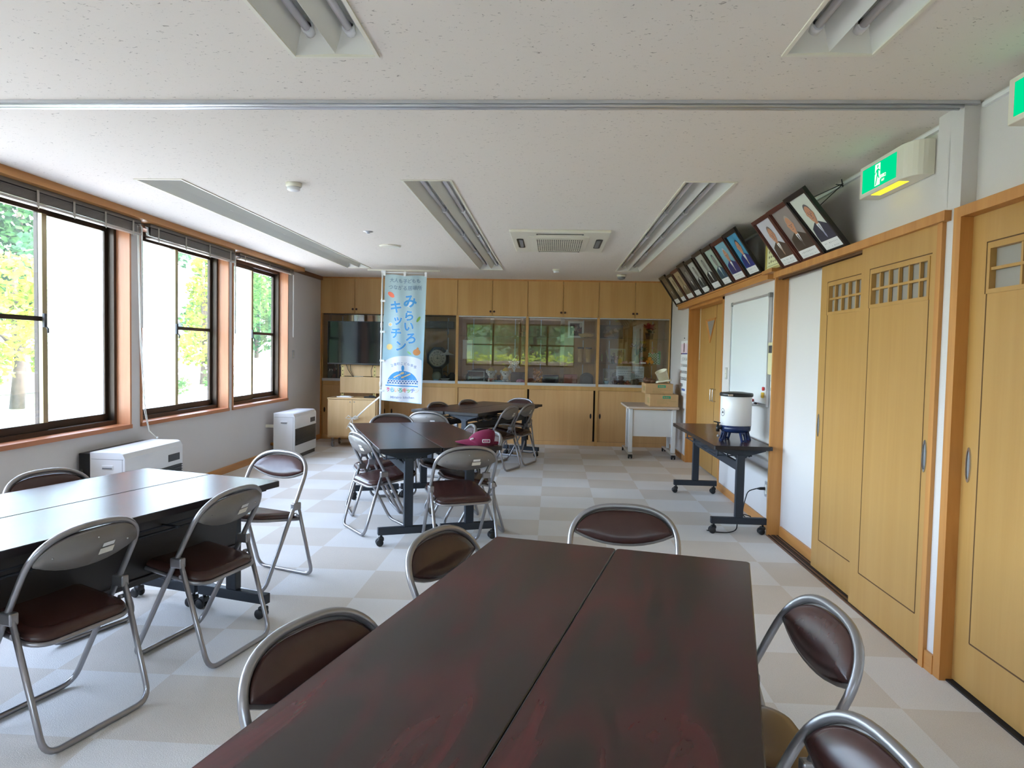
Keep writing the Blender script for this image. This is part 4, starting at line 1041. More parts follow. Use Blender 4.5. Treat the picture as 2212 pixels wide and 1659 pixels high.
# ------------------------------------------------------------------ fitted cabinets along the far wall
CX = [-3.545, -2.497, -1.447, -.386, .682, 1.755]; CY = 10.74; CD = .46
CL = ['leftmost fitted cabinet unit, behind the television', 'fitted cabinet unit with the octagonal clock, half behind the banner', 'middle fitted cabinet unit with the white paper star behind glass', 'fitted cabinet unit with the straw boots behind glass', 'rightmost fitted cabinet unit with the red poinsettia behind glass']
def cabinet(i):
    x0, x1 = CX[i], CX[i+1]; xc = (x0+x1)/2; w = (x1-x0)/2
    t = thing('fitted_cabinet', CL[i], 'cabinet', (xc, CY, 0), 0, 'fitted cabinets along the far wall')
    mb = MB(); p = .02
    mb.box(-w, -.004, .0, -w+p, CD, 2.465); mb.box(w-p, -.004, .0, w, CD, 2.465)
    mb.box(-w+p, CD-.012, .06, w-p, CD, 2.465); mb.box(-w+p, 0, 1.928, w-p, CD-.012, 1.945); mb.box(-w+p, 0, .9, w-p, CD-.012, .925); mb.box(-w+p, .02, .0, w-p, .04, .06)
    mb.box(-w+p, -.004, .838, w-p, .02, .9)
    if i == 0: mb.box(-w-.0, -.004, 0, -w+.03, .01, 2.465)
    mb.build('carcass', m_cab2 if False else m_cab, t)
    mb = MB(); mb.box(-w+p, -.002, 0.001, w-p, .02, .062); mb.build('plinth', m_cab2, t)
    for s in (-1, 1):
        a, b = (-w+.004, -.0025) if s < 0 else (.0025, w-.004)
        d = MB().box(a, -.022, 1.932, b, -.005, 2.462).build('door', m_cab, t, bevel=.0015)
        k = MB(); kx = s*.028; k.lathe([(.0, -.048), (.013, -.046), (.017, -.038), (.013, -.03), (.007, -.026), (.007, -.02)], 14, (kx, 0, 1.998), axis='Y'); k.build('knob', M_knob, d)
    # display: metal tracks, two sliding panes, shelf strips, glass shelves
    mb = MB(); mb.box(-w+p, -.012, .897, w-p, .055, .936); mb.build('lower_track', m_ledge, t)
    mb = MB(); mb.box(-w+p, .0, 1.915, w-p, .045, 1.93); mb.build('upper_track', m_silver if i > 1 else m_alum, t)
    for s in (-1, 1):
        a, b = (-w+p, .03) if s < 0 else (-.03, w-p); y = .012 if s < 0 else .03
        MB().box(a, y, .936, b, y+.004, 1.916).build('sliding_pane', m_cabglass, t)
    mb = MB()
    for sx in (-1, 1):
        for z0, z1 in ((.96, 1.22), (1.27, 1.60), (1.66, 1.91)):
            mb.box(sx*w*.62-.007, CD-.016, z0, sx*w*.62+.007, CD-.012, z1)
    mb.build('shelf_strip', m_silver, t)
    if i > 1:
        for z in (1.252, 1.632): MB().box(-w+p+.004, .12, z-.006, w-p-.004, CD-.02, z).build('glass_shelf', m_shelfglass, t)
    # lower sliding doors
    gap = {3: .03}.get(i, 0)
    for s in (-1, 1):
        a, b = (-w+p, .02) if s < 0 else (-.02, w-p-gap); y = .012 if s < 0 else -.003
        if i == 3: a, b, y = ((-w+p+.03, .02, .012) if s < 0 else (-.01, w-p-.03, -.003))
        d = MB().box(a, y, .064, b, y+.014, .835).build('sliding_door', m_cab2, t)
        px = (a+.035) if s < 0 else (b-.035)
        q = MB(); o_, n_ = ell(px, .45, .014, .04, 16), ell(px, .45, .009, .033, 16)
        for k in range(16): j = (k+1) % 16; q.quad((o_[k][0], y-.003, o_[k][1]), (o_[j][0], y-.003, o_[j][1]), (n_[j][0], y-.003, n_[j][1]), (n_[k][0], y-.003, n_[k][1]))
        q.add([(x, y-.001, z) for x, z in n_], [tuple(range(16))], mi=1); q.build('finger_pull', [m_alum, m_black], d)
    mb = MB(); mb.box(-w+p, .03, .064, w-p, .035, .835); mb.build('interior_shade_sheet', m_dark, t)  # dark sheet painted in for the shade behind the sliding doors
M_knob = M('dark_knob', srgb(70, 40, 26), .4)
m_ledge = M('pale_metal_ledge', srgb(206, 208, 212), .3, .4)
for i in range(5): cabinet(i)
struct(MB().box(XL, 10.715, 2.462, XR, 10.80, 2.485).build('trim_10', m_caseH), 'oak strip between the cabinets and the ceiling')
struct(MB().box(XL, 10.72, 0, XL+.02, 10.76, 2.47).build('trim_11', m_case), 'oak scribing strip at the left end of the cabinets')

# ------------------------------------------------------------------ things shown behind the glass (z .925 = cabinet floor, 1.252 and 1.632 = glass shelves)
F0, F1, F2 = .925, 1.2525, 1.6325
def one(name, mb, mats, label, cat, loc=(0,0,0), group=None, rotz=None):
    return tag(mb.build(name, mats, loc=loc, rotz=rotz), label, cat, group)
# unit 1: black and white photo boards
m_bw = [pm((40, 38, 38)), pm((206, 200, 196)), pm((120, 74, 66)), pm((96, 92, 92))]
def photoboard(x, w, h, seed, label):
    rnd = random.Random(seed); mb = MB(); mb.box(-w/2, 0, 0, w/2, .012, h)
    for k in range(9):
        cx, cz, s = rnd.uniform(-w*.4, w*.4), rnd.uniform(h*.15, h*.85), rnd.uniform(.02, .05)
        pl = [(cx+s*math.cos(a)*rnd.uniform(.5, 1.2), cz+s*math.sin(a)*rnd.uniform(.5, 1.5)) for a in [k2*PI/4 for k2 in range(8)]]
        pl = [(min(max(a, -w*.47), w*.47), min(max(b, h*.04), h*.96)) for a, b in pl]
        mb.add([(a, -.0008-.0002*k, b) for a, b in pl], [tuple(range(8))], 1+k % 3)
    one('photo_board', mb, m_bw, label, 'photo print', (x, 10.86, F0), 'photo boards in the leftmost cabinet')
photoboard(-3.40, .16, .235, 3, 'black and white photo board with a pale figure, far left behind glass'); photoboard(-3.205, .20, .235, 5, 'black and white photo board next to the television edge')
# unit 2
mb = MB(); mb.rbox(-.27, 0, 0, .27, .05, .115, .006); mb.box(-.23, -.001, .085, .20, .0, .088, mi=1)
one('signboard', mb, [wood('weathered_board', srgb(88, 80, 78), srgb(112, 102, 98), 'X', .8), m_dark], 'weathered dark board mounted above the octagonal clock', 'board', (-1.80, 10.98, 1.735))
t = thing('wall_clock', 'octagonal dark wall clock with a pale roman dial, right of the banner', 'clock', (-1.78, 11.02, 1.275))
def octa(r): return [(r*math.cos(PI/8+PI/4*k), r*math.sin(PI/8+PI/4*k)) for k in range(8)]
m_clk = wood('clock_case', srgb(52, 46, 42), srgb(74, 66, 60), 'Z', .35)
mb = MB(); mb.prism(octa(.185), -.02, .05, 'Y'); o, i_ = octa(.185), octa(.150)
for k in range(8): j = (k+1) % 8; mb.quad((o[k][0], -.02, o[k][1]), (o[j][0], -.02, o[j][1]), (i_[j][0], -.045, i_[j][1]), (i_[k][0], -.045, i_[k][1]))
mb.prism(octa(.150), -.045, -.03, 'Y'); mb.rbox(-.075, -.02, -.33, .075, .05, -.165, .008); mb.rbox(-.05, -.024, -.30, .05, -.018, -.19, .004, mi=1)
mb.build('case', [m_clk, m_dgrey], t)
mb = MB(); mb.lathe([(.0, -.049), (.124, -.049), (.130, -.056), (.136, -.05), (.136, -.04)], 40, axis='Y'); mb.build('bezel', m_steel, t)
mb = MB(); mb.prism(ell(0, 0, .122, .122, 40), -.052, -.05, 'Y'); E1, E2 = ell(0, 0, .066, .066, 30), ell(0, 0, .063, .063, 30)
for k in range(30): j = (k+1) % 30; mb.quad((E1[k][0], -.0526, E1[k][1]), (E1[j][0], -.0526, E1[j][1]), (E2[j][0], -.0526, E2[j][1]), (E2[k][0], -.0526, E2[k][1]), 1)
for k, s in enumerate(['XII', 'I', 'II', 'III', 'IIII', 'V', 'VI', 'VII', 'VIII', 'IX', 'X', 'XI']):
    a = PI/2-k*PI/6; ca, sa = math.cos(a), math.sin(a)
    text_mb(s, .034, lambda u, v, ca=ca, sa=sa: (.094*ca+u*sa+v*ca, -.0526, .094*sa-u*ca+v*sa), 1, mb, bold=.0005)
mb.build('dial', [M('aged_dial', srgb(222, 220, 208), .5), m_black], t)
mb = MB()
for a, L, wd in ((PI/2+.02, .085, .004), (-.03, .058, .005)):
    c, s = math.cos(a), math.sin(a); mb.add([(-c*.015-s*wd, -.056, -s*.015+c*wd), (-c*.015+s*wd, -.056, -s*.015-c*wd), (c*L, -.056, s*L)], [(0, 1, 2)])
mb.lathe([(.006, -.058), (.006, -.05)], 10, axis='Y'); mb.build('clock_hand', m_black, t)
t = thing('pendant_lamp', 'white enamel pendant shade hanging in front of the clock dial', 'lamp', (-1.62, 10.90, 1.335))
MB().lathe([(.012, .075), (.016, .05), (.03, .03), (.105, .0), (.108, -.004), (.104, -.003), (.03, .024), (.01, .03)], 28).build('shade', m_white, t)
mb = MB(); mb.tube([(0, 0, .07), (0, 0, .57)], .003, 5); mb.tube([(0, 0, .30), (.012, 0, .33), (-.006, 0, .37), (.008, 0, .41)], .008, 6); mb.build('hanging_cord', m_grey, t)
MB().lathe([(0, .035), (.018, .03), (.016, .008), (0, .0)], 12).build('bulb', m_offw, t)
def pot(prof, mats, label, cat, x, y, z, n=22, name='pottery_jar', group=None): one(name, MB().lathe(prof, n), mats, label, cat, (x, y, z), group)
m_stone = M('grey_pottery', srgb(96, 92, 90), .5, noise=.2, nscale=18); m_dpot = M('dark_pottery', srgb(38, 34, 34), .35)
t = thing('plate', 'round green-grey plate propped under the clock', 'plate', (-1.775, 10.90, F0))
T = Matrix.Translation((0, 0, .072)) @ Matrix.Rotation(math.radians(78), 4, 'X')
mb = MB(); mb.lathe([(0, 0), (.04, 0), (.07, .012), (.072, .016), (.04, .005), (0, .004)], 26, T=T); mb.build('dish', M('celadon', srgb(150, 158, 140), .35), t)
mb = MB(); mb.tube([(-.02, .04, 0), (0, .02, .05), (.02, .04, 0)], .004, 6); mb.build('easel', m_dgrey, t)
mb = MB(); mb.lathe([(0, .0), (.03, .0), (.075, .04), (.078, .042), (.03, .006), (0, .006)], 18); one('glass_dish', mb, M('milky_glass', srgb(196, 206, 214), .3), 'pale scalloped dish on the cabinet floor below the clock', 'dish', (-1.645, 10.88, F0))
mb = MB(); mb.lathe([(0, .0), (.025, .0), (.045, .028), (.042, .028), (.022, .005), (0, .005)], 16); one('glass_dish', mb, M('blue_dish', srgb(150, 190, 220), .35), 'small blue dish left of the pale scalloped one', 'dish', (-1.775, 10.82, F0))
pot([(0, 0), (.05, 0), (.07, .05), (.05, .10), (.03, .115), (.035, .13), (0, .13)], m_dpot, 'dark pot right of the clock, low in the cabinet', 'pot', -1.56, 11.05, F0)
t = thing('kettle', 'small dark kettle with a handle below the clock', 'kettle', (-1.68, 11.08, F0))
MB().lathe([(0, 0), (.05, 0), (.065, .03), (.05, .065), (.02, .075), (.008, .09), (0, .092)], 20).build('body', m_dpot, t); MB().tube([(-.055, 0, .05), (-.05, 0, .12), (0, 0, .15), (.05, 0, .12), (.055, 0, .05)], .005, 6).build('handle', m_dpot, t); MB().tube([(.05, 0, .03), (.09, 0, .07)], [.012, .006], 8).build('spout', m_dpot, t)
# unit 3
mb = MB(); mb.box(-.075, 0, 0, .075, .003, .285); mb.tube([(-.078, .0, .285), (.078, 0, .285)], .004, 6); mb.tube([(-.07, 0, .285), (0, 0, .34), (.07, 0, .285)], .0012, 4)
one('paper_scroll', mb, m_paper, 'blank white paper hung behind the glass, left in the middle cabinet', 'paper sheet', (-1.30, 10.86, 1.275))
m_plush = M('white_plush', srgb(214, 214, 216), .9, bump=.3, bscale=150); m_plushg = M('grey_plush', srgb(150, 152, 160), .9)
def plush(x, label, hat, y=10.84):
    t = thing('plush_toy', label, 'plush toy', (x, y, F0), 0, 'white plush toys with yellow hats')
    mb = MB(); mb.ball((0, 0, .05), .045, .04, .055); mb.ball((0, -.01, .14), .065, .055, .06)
    for s in (-1, 1): mb.ball((s*.064, 0, .165), .026, .014, .028); mb.ball((s*.03, -.035, .03), .02, .025, .02)
    mb.build('body', m_plush, t)
    mb = MB()
    for s in (-1, 1): mb.ball((s*.025, -.06, .15), .006, n=8)
    mb.ball((0, -.065, .132), .012, .008, .009, n=8); mb.build('face', m_black, t)
    mb = MB(); mb.lathe([(.052, .178), (.048, .19), (.03, .215), (.01, .235), (0, .237)], 16); mb.ball((0, 0, .238), .012, n=8, mi=1); mb.build('hat', [m_yellow, hat], t)
    mb = MB(); mb.lathe([(.05, .012), (.052, .04), (.046, .06)], 16); mb.build('bib', M('bib_'+label[:6], srgb(220, 120, 110), .8) if hat is m_red else m_plushg, t)
plush(-.925, 'white plush toy with a yellow hat and orange tip, left of the pair', m_red); plush(-.705, 'white plush toy with a green-tipped yellow hat, right of the pair', m_green)
mb = MB(); mb.ball((0, 0, .035), .03, .03, .035); mb.ball((0, -.005, .085), .032, .03, .03); mb.ball((-.026, 0, .11), .01, n=8); mb.ball((.026, 0, .11), .01, n=8)
one('figurine', mb, M('brown_figurine', srgb(92, 70, 50), .5), 'small brown figurine between the two plush toys', 'figurine', (-.815, 10.93, F0))
mb = MB()
for k in range(6):
    a = PI/2+k*PI/3; c, s = math.cos(a), math.sin(a)
    for off in (-.16, .16):
        p = [(c*.02, s*.02), (math.cos(a+off*2.2)*.06, math.sin(a+off*2.2)*.06), (c*.105, s*.105)]
        mb.tube([(q[0], -.008*(1 if off > 0 else -1)*(i == 1), q[1]) for i, q in enumerate(p)], .006, 5)
    mb.tube([(c*.035, 0, s*.035), (math.cos(a+PI/3)*.035, 0, math.sin(a+PI/3)*.035)], .006, 5); mb.tube([(0, 0, 0), (c*.105, 0, s*.105)], .004, 4)
one('paper_star', mb, m_paper, 'white folded paper star stuck inside the glass', 'ornament', (-.575, 10.805, 1.205))
mb = MB()
for (x, z, h, r) in ((-.06, 0, .22, .03), (-.01, 0, .28, .028), (.045, 0, .26, .03)): mb.tube([(x, 0, z), (x+.012, .004, z+h*.5), (x+.004, 0, z+h)], [r, r*.8, r*.55], 9)
mb.tube([(-.05, -.01, .06), (.05, -.01, .10)], .014, 7)
one('driftwood', mb, wood('bare_wood', srgb(176, 124, 84), srgb(200, 152, 110), 'Z', .7), 'upright pieces of bare wood at the top right of the middle cabinet', 'wood carving', (-.46, 11.02, F2))
m_blued = M('pale_blue_glaze', srgb(170, 206, 226), .25)
mb = MB(); mb.lathe([(0, 0), (.06, 0), (.165, .022), (.175, .03), (.165, .03), (.06, .008), (0, .008)], 32); one('platter', mb, m_blued, 'wide pale-blue platter in front of the plush toys', 'plate', (-.78, 10.90+.03, F0-.001))
mb = MB(); mb.prism(rrect(-.17, -.05, .17, .05, .03), 0, .018, 'Z'); one('tray', mb, m_blued, 'long pale-blue tray on the left floor of the middle cabinet', 'tray', (-1.18, 10.87, F0))
mb = MB(); mb.prism(rrect(-.14, -.05, .14, .05, .03), 0, .012, 'Z'); mb.box(-.13, -.045, -.155, -.12, .045, 0); mb.box(.12, -.045, -.155, .13, .045, 0); one('tray_rack', mb, [M('clear_acrylic', srgb(176, 200, 214), .2)], 'pale-blue acrylic riser behind the long tray', 'riser', (-1.18, 11.08, F0+.155))
mb = MB(); mb.tube([(.052*math.cos(a), .0, .06+.052*math.sin(a)) for a in [2*PI*k/22 for k in range(22)]], .0025, 5, closed=True); mb.tube([(.03, 0, .1), (.10, .02, .12), (.06, .01, .0)], .002, 5); mb.tube([(-.03, .0, .0), (.03, 0, .0)], .004, 5)
one('wire_ring', mb, m_steel, 'thin wire ring ornament left of the plush toys', 'ornament', (-1.30, 10.815, F0))
mb = MB()
for k in range(7):
    a = PI*k/6; mb.ball((.045*math.cos(a), 0, .02+.018*math.sin(a)), .024, .02, .024, n=9)
mb.ball((0, -.005, .03), .04, .03, .03)
one('pink_ornament', mb, M('pink_cloth', srgb(206, 140, 176), .7), 'lumpy pink ornament at the right floor of the middle cabinet', 'ornament', (-.475, 10.83, F0))
mb = MB(); mb.ball((0, 0, .0), .22, .06, .145, n=16)
o = one('lacquer_tray', mb, m_dpot, 'dark rounded lacquer piece standing behind the pale-blue tray', 'lacquer ware', (-1.13, 11.09, F0+.06))
mb = MB(); mb.rbox(-.12, -.06, 0, .12, .06, .155, .02); one('black_case', mb, m_black, 'black case behind the pink ornament', 'case', (-.52, 11.08, F0))
# unit 4
def pic(x, y, z, w, h, fmat, cols, label, seed, fw=.03, tilt=6):
    t = thing('framed_picture', label, 'framed picture', (x, y, z)); T = Matrix.Rotation(math.radians(-tilt), 4, 'X'); mb = MB()
    for s in ((-w/2, 0, w/2, fw), (-w/2, h-fw, w/2, h), (-w/2, fw, -w/2+fw, h-fw), (w/2-fw, fw, w/2, h-fw)): mb.box(s[0], -.012, s[1], s[2], .006, s[3], T=T)
    mb.build('frame', fmat, t); rnd = random.Random(seed); mb = MB(); mb.box(-w/2+fw, -.002, fw, w/2-fw, .004, h-fw, T=T)
    iw, ih = w-2*fw, h-2*fw
    for k in range(14):
        cx, cz, a, b = rnd.uniform(-iw*.4, iw*.4), fw+rnd.uniform(ih*.1, ih*.85), rnd.uniform(.05, .14)*iw, rnd.uniform(.08, .22)*ih
        pl = [(min(max(cx+a*math.cos(q), -iw*.49), iw*.49), min(max(cz+b*math.sin(q), fw+.003), h-fw-.003)) for q in [PI/5*k2 for k2 in range(10)]]
        mb.add([T @ Vector((u, -.0025-.0002*k, v)) for u, v in pl], [tuple(range(10))], 1+k % (len(cols)-1))
    mb.build('photograph', [pm(c) for c in cols], t)
pic(.355, 11.0, F2, .245, .255, m_white, [(60, 40, 42), (214, 206, 206), (120, 60, 60), (150, 140, 140)], 'festival photograph in a white frame above the straw boots', 11)
m_straw = wood('straw', srgb(186, 152, 98), srgb(208, 178, 124), 'Z', .8, 30)
def boot(x, label):
    t = thing('straw_boot', label, 'straw boot', (x, 10.97, F1), 0, 'pair of straw boots'); mb = MB()
    rr = [(.038, .05, 0), (.041, .052, .03), (.038, .046, .09), (.042, .046, .16), (.046, .048, .225)]
    n = 16; vs = [(a*math.cos(2*PI*k/n), b*math.sin(2*PI*k/n)-(.03 if z < .05 else 0), z) for a, b, z in rr for k in range(n)]
    fs = [(i*n+k, i*n+(k+1) % n, (i+1)*n+(k+1) % n, (i+1)*n+k) for i in range(4) for k in range(n)]+[tuple(range(n))[::-1]]
    mb.add(vs, fs, 0, True)
    for k in range(9): a = PI+PI*k/8; mb.tube([(.039*math.cos(a), .05*math.sin(a)-.03, .005), (.038*math.cos(a), .046*math.sin(a)-.004, .09), (.045*math.cos(a), .047*math.sin(a), .22)], .0022, 5)
    mb.build('shaft', m_straw, t); MB().lathe([(.04, .212), (.05, .212), (.05, .235), (.04, .235)], 16).build('dark_cuff', M('dark_cuff', srgb(52, 48, 44), .8), t)
boot(.435, 'left straw boot of the pair behind glass'); boot(.555, 'right straw boot of the pair behind glass')
mb = MB()
for k in range(4): mb.tube([((.06+.008*k)*math.cos(a)*(1.4), .04*math.sin(a), .02+.012*k+.006*math.sin(3*a)) for a in [2*PI*j/24 for j in range(24)]], .012, 6, closed=True)
one('straw_rope', mb, m_straw, 'coil of straw rope on the upper glass shelf above the boots', 'rope', (.52, 11.0, F2))
mb = MB(); mb.ball((0, 0, .05), .045, .04, .05); mb.ball((0, 0, .12), .035, .033, .036); mb.ball((-.03, 0, .15), .012, n=8); mb.ball((.03, 0, .15), .012, n=8); mb.lathe([(.05, 0), (.05, .015), (0, .015)], 14)
one('wooden_doll', mb, wood('doll_wood', srgb(186, 158, 120), srgb(204, 178, 140), 'Z', .6), 'pale wooden doll left of the straw boots', 'doll', (.275, 10.95, F1))
mb = MB(); mb.rbox(-.02, -.02, 0, .02, .02, .10, .004); mb.ball((0, 0, .12), .02, n=10); mb.rbox(-.05, -.03, -.0, .05, .03, .012, .004)
one('statuette', mb, M('red_clay', srgb(120, 62, 44), .6), 'red clay statuette left of the pale wooden doll', 'statuette', (.03, 10.95, F1))
mb = MB()
rnd = random.Random(4)
for k in range(46): mb.ball((rnd.uniform(-.06, .06), rnd.uniform(-.03, .03), .01+k*.0045), .018, .016, .024, n=7, T=Matrix.Rotation(rnd.uniform(0, 3), 3, 'Y').to_4x4())
one('dried_fruit_bunch', mb, M('dried_persimmon', srgb(206, 140, 56), .6, noise=.35, nscale=40), 'bunch of dried orange fruit at the left floor of the straw boot cabinet', 'dried fruit', (-.215, 10.84, F0))
pot([(0, 0), (.10, 0), (.125, .02), (.125, .12), (.128, .125), (.12, .128), (.10, .13), (0, .135)], m_dpot, 'round black pot beside the bunch of dried fruit', 'pot', -.02, 10.93, F0, 28, 'cooking_pot')
t = thing('storage_box', 'red-brown box beside the black pot', 'box', (.285, 10.92, F0)); MB().rbox(-.10, -.06, 0, .10, .06, .145, .005).build('box_body', M('red_brown_lacquer', srgb(146, 74, 60), .35), t); MB().box(-.101, -.061, .115, .101, .061, .118).build('lid_joint', m_dark, t); MB().rbox(.03, -.063, .02, .09, -.06, .075, .002).build('label', M('worn_label', srgb(170, 132, 120), .7), t)
t = thing('iron_mask_stand', 'dark grey arched iron piece at the right floor of the straw boot cabinet', 'iron ware', (.535, 10.93, F0))
mb = MB(); A = [(-.10, 0), (-.10, .1)]+[(.10*math.cos(PI-PI*k/10), .1+.075*math.sin(PI-PI*k/10)) for k in range(1, 10)]+[(.10, .1), (.10, 0)]; mb.prism(A, -.03, .05, 'Y'); mb.build('arch', M('cast_iron', srgb(52, 52, 56), .5, .3), t)
mb = MB(); A = [(x*.68, z*.72) for x, z in A]; mb.prism(A, -.04, -.03, 'Y'); mb.build('front_plate', M('cast_iron_light', srgb(84, 84, 88), .5, .3), t)
# unit 5
pic(.90, 11.0, F2, .35, .205, m_fdk, [(58, 54, 52), (140, 132, 128), (96, 88, 84), (180, 174, 168)], 'dark framed group photograph at the top of the rightmost cabinet', 21, .018)
t = thing('poinsettia', 'red poinsettia in a dark pot on the top shelf of the rightmost cabinet', 'potted plant', (1.475, 10.98, F2))
MB().lathe([(0, 0), (.05, 0), (.065, .09), (0, .09)], 16).build('pot', m_dpot, t)
def leafball(n, r, c, L, seed, flat=.6):
    rnd = random.Random(seed); mb = MB()
    for k in range(n):
        a, b = rnd.uniform(0, 2*PI), rnd.uniform(-.4, 1.2); d = Vector((math.cos(a)*math.cos(b), math.sin(a)*math.cos(b), math.sin(b)*flat)); p = Vector(c)+d*r*rnd.uniform(.4, 1)
        u = d.cross(Vector((0, 0, 1))).normalized()*L*.35 if abs(d.z) < .95 else Vector((L*.35, 0, 0)); e = (d+Vector((rnd.uniform(-.5, .5), rnd.uniform(-.5, .5), rnd.uniform(-.3, .5)))).normalized()*L
        mb.add([p-e*.5, p+u, p+e*.5, p-u], [(0, 1, 2, 3)])
    return mb
leafball(70, .10, (0, -.01, .17), .075, 3).build('red_bracts', M('poinsettia_red', srgb(178, 26, 56), .6), t); leafball(40, .085, (0, 0, .11), .06, 4).build('leaves', M('dark_leaf', srgb(40, 66, 40), .6), t)
mb = MB(); mb.lathe([(0, -.009), (.052, -.006), (.06, 0), (.052, .006), (0, .009)], 24, (0, 0, .085), axis='X'); one('paper_fan', mb, M('lime_print', srgb(190, 200, 90), .7), 'lime-green round fan at the left end of the rightmost cabinet', 'fan', (.755, 10.9, F1+.0))
mb = MB(); mb.lathe([(0, -.003), (.07, -.003), (.08, 0), (.07, .003), (0, .003)], 24, (0, 0, .09), axis='Z', T=Matrix.Translation((0, 0, .0)) @ Matrix.Rotation(math.radians(70), 4, 'Y')); 
one('plate', mb, M('lime_plate', srgb(196, 204, 110), .4), 'second lime-green disc edge-on near the pale picture', 'disc', (.76, 10.98, F1+.085))
pic(1.005, 11.03, F1, .235, .225, m_offw, [(206, 198, 150), (150, 120, 70), (180, 160, 110), (120, 84, 50)], 'pale framed animal picture on the middle shelf of the rightmost cabinet', 31, .012)
def mouse(x, col, label):
    mb = MB(); mb.ball((0, 0, .03), .028, .025, .034, n=10); mb.ball((0, -.005, .075), .024, .022, .024, n=10)
    for s in (-1, 1): mb.ball((s*.02, 0, .105), .014, .006, .016, n=8)
    one('animal_figurine', mb, M('fig_'+label[:5], srgb(*col), .6), label, 'figurine', (x, 10.87, F1), 'small animal figurines')
mouse(.92, (70, 46, 40), 'dark brown animal figurine below the pale framed picture'); mouse(.97, (206, 170, 176), 'pink animal figurine next to the dark brown one')
mb = MB(); mb.prism([(-.03, 0), (.03, 0), (.024, .055), (.012, .075), (-.012, .075), (-.024, .055)], -.012, .012, 'Y'); mb.tube([(-.01, 0, .07), (0, 0, .12), (.01, 0, .07)], .002, 5)
one('pouch', mb, M('mustard_cloth', srgb(206, 180, 70), .8), 'small mustard pouch right of the animal figurines', 'pouch', (1.03, 10.87, F1))
def slipper(x, y, a, label, col):
    mb = MB(); pts = [(-.03, -.09), (.03, -.09), (.036, .03), (.028, .08), (0, .095), (-.028, .08), (-.036, .03)]; mb.prism(pts, 0, .012, 'Z'); n = 9
    for k in range(n-1):
        a0, a1 = PI*k/(n-1), PI*(k+1)/(n-1); q = lambda t, yy: (.036*math.cos(t), yy, .012+.035*math.sin(t)*(1 if yy < .03 else .5)); mb.quad(q(a0, -.01), q(a1, -.01), q(a1, .075), q(a0, .075))
    one('slipper', mb, M('slip_'+label[:5], srgb(*col), .8), label, 'slipper', (x, y, F1), 'pair of pale slippers', a)
slipper(1.125, 10.88, 1.75, 'pink knitted slipper on the middle shelf', (226, 180, 186)); slipper(1.245, 10.90, 1.45, 'cream knitted slipper beside the pink one', (220, 208, 200))
t = thing('flower_vase', 'vase of yellow and pale flowers on the middle shelf of the rightmost cabinet', 'flowers', (1.30, 11.05, F1))
MB().lathe([(0, 0), (.035, 0), (.05, .05), (.03, .11), (.036, .13), (0, .13)], 16).build('vase', M('grey_vase', srgb(120, 124, 128), .4), t)
mb = MB(); rnd = random.Random(8)
for k in range(12): mb.tube([(0, 0, .12), (rnd.uniform(-.05, .12), rnd.uniform(-.05, .02), .22), (rnd.uniform(-.10, .20), rnd.uniform(-.08, .02), rnd.uniform(.2, .36))], .003, 4)
mb.build('stems', M('stem_green', srgb(70, 92, 52), .7), t)
leafball(40, .09, (.08, -.05, .30), .04, 5).build('yellow_petals', M('petal_yellow', srgb(226, 196, 60), .7), t); leafball(26, .07, (-.06, -.04, .26), .04, 6).build('pale_petals', M('petal_pale', srgb(206, 186, 214), .7), t); leafball(34, .09, (.10, -.04, .20), .055, 7).build('leaves', M('vase_leaf', srgb(62, 86, 44), .7), t)
t = thing('gift_basket', 'green and white checked gift bag with a hoop handle in the rightmost cabinet', 'bag', (1.53, 10.90, F1))
mb = MB(); n = 8; m_ = 9
for r_ in range(m_):
    for c in range(n):
        f = lambda c, r_: (-.075+.15*c/n-(.012*(1-r_/m_))*( (c/n-.5)*-2), -.03, .0+.17*r_/m_); mb.quad(f(c, r_), f(c+1, r_), f(c+1, r_+1), f(c, r_+1), (c+r_) % 2)
mb.box(-.07, -.029, 0, .07, .03, .16, mi=1); mb.build('bag_body', [M('check_white', srgb(206, 222, 212), .6), M('check_green', srgb(84, 146, 110), .6)], t)
MB().tube([(.06*math.cos(PI*k/12), 0, .16+.085*math.sin(PI*k/12)) for k in range(13)], .006, 6).build('hoop_handle', m_straw, t)
mb = MB(); mb.ball((-.01, -.02, .245), .016, n=8); mb.ball((-.015, -.03, .17), .016, n=8); mb.build('pink_ribbon', M('pink_rose', srgb(226, 170, 176), .7), t)
for k, (dx, dz, lab) in enumerate(((-.031, 0, 'orange ring ornament, lower left of three'), (.031, 0, 'orange ring ornament, lower right of three'), (0, .05, 'orange ring ornament on top of the other two'))):
    mb = MB(); mb.lathe([(.012, -.018), (.026, -.02), (.031, 0), (.026, .02), (.012, .018)], 16, axis='Y'); mb.lathe([(0, -.012), (.013, -.012)], 12, axis='Y', mi=1)
    one('orange_ornament', mb, [M('orange_felt', srgb(222, 150, 30), .6), m_dark], lab+' in the rightmost cabinet', 'ornament', (1.47+dx, 10.835, F1+.031+dz), 'orange ring ornaments')
mb = MB(); mb.rbox(-.012, -.05, 0, .012, .05, .20, .003); one('book', mb, M('green_cover', srgb(96, 160, 76), .6), 'green book standing right of the checked bag', 'book', (1.625, 10.92, F1))
mb = MB(); leaf = leafball(30, .05, (0, 0, .07), .05, 12); leaf.build
o = leaf.build('potted_greens', [M('bright_leaf', srgb(90, 130, 60), .7)], loc=(1.375, 10.86, F1)); tag(o, 'small tuft of bright leaves left of the orange ornaments', 'plant')
mb = MB(); mb.rbox(-.05, -.03, 0, .05, .03, .035, .006); mb.rbox(-.04, -.032, .006, .04, -.029, .028, .002, mi=1); one('pink_case', mb, [M('magenta_case', srgb(170, 40, 96), .5), m_paper], 'magenta case below the tuft of leaves', 'case', (1.37, 10.83, F1))
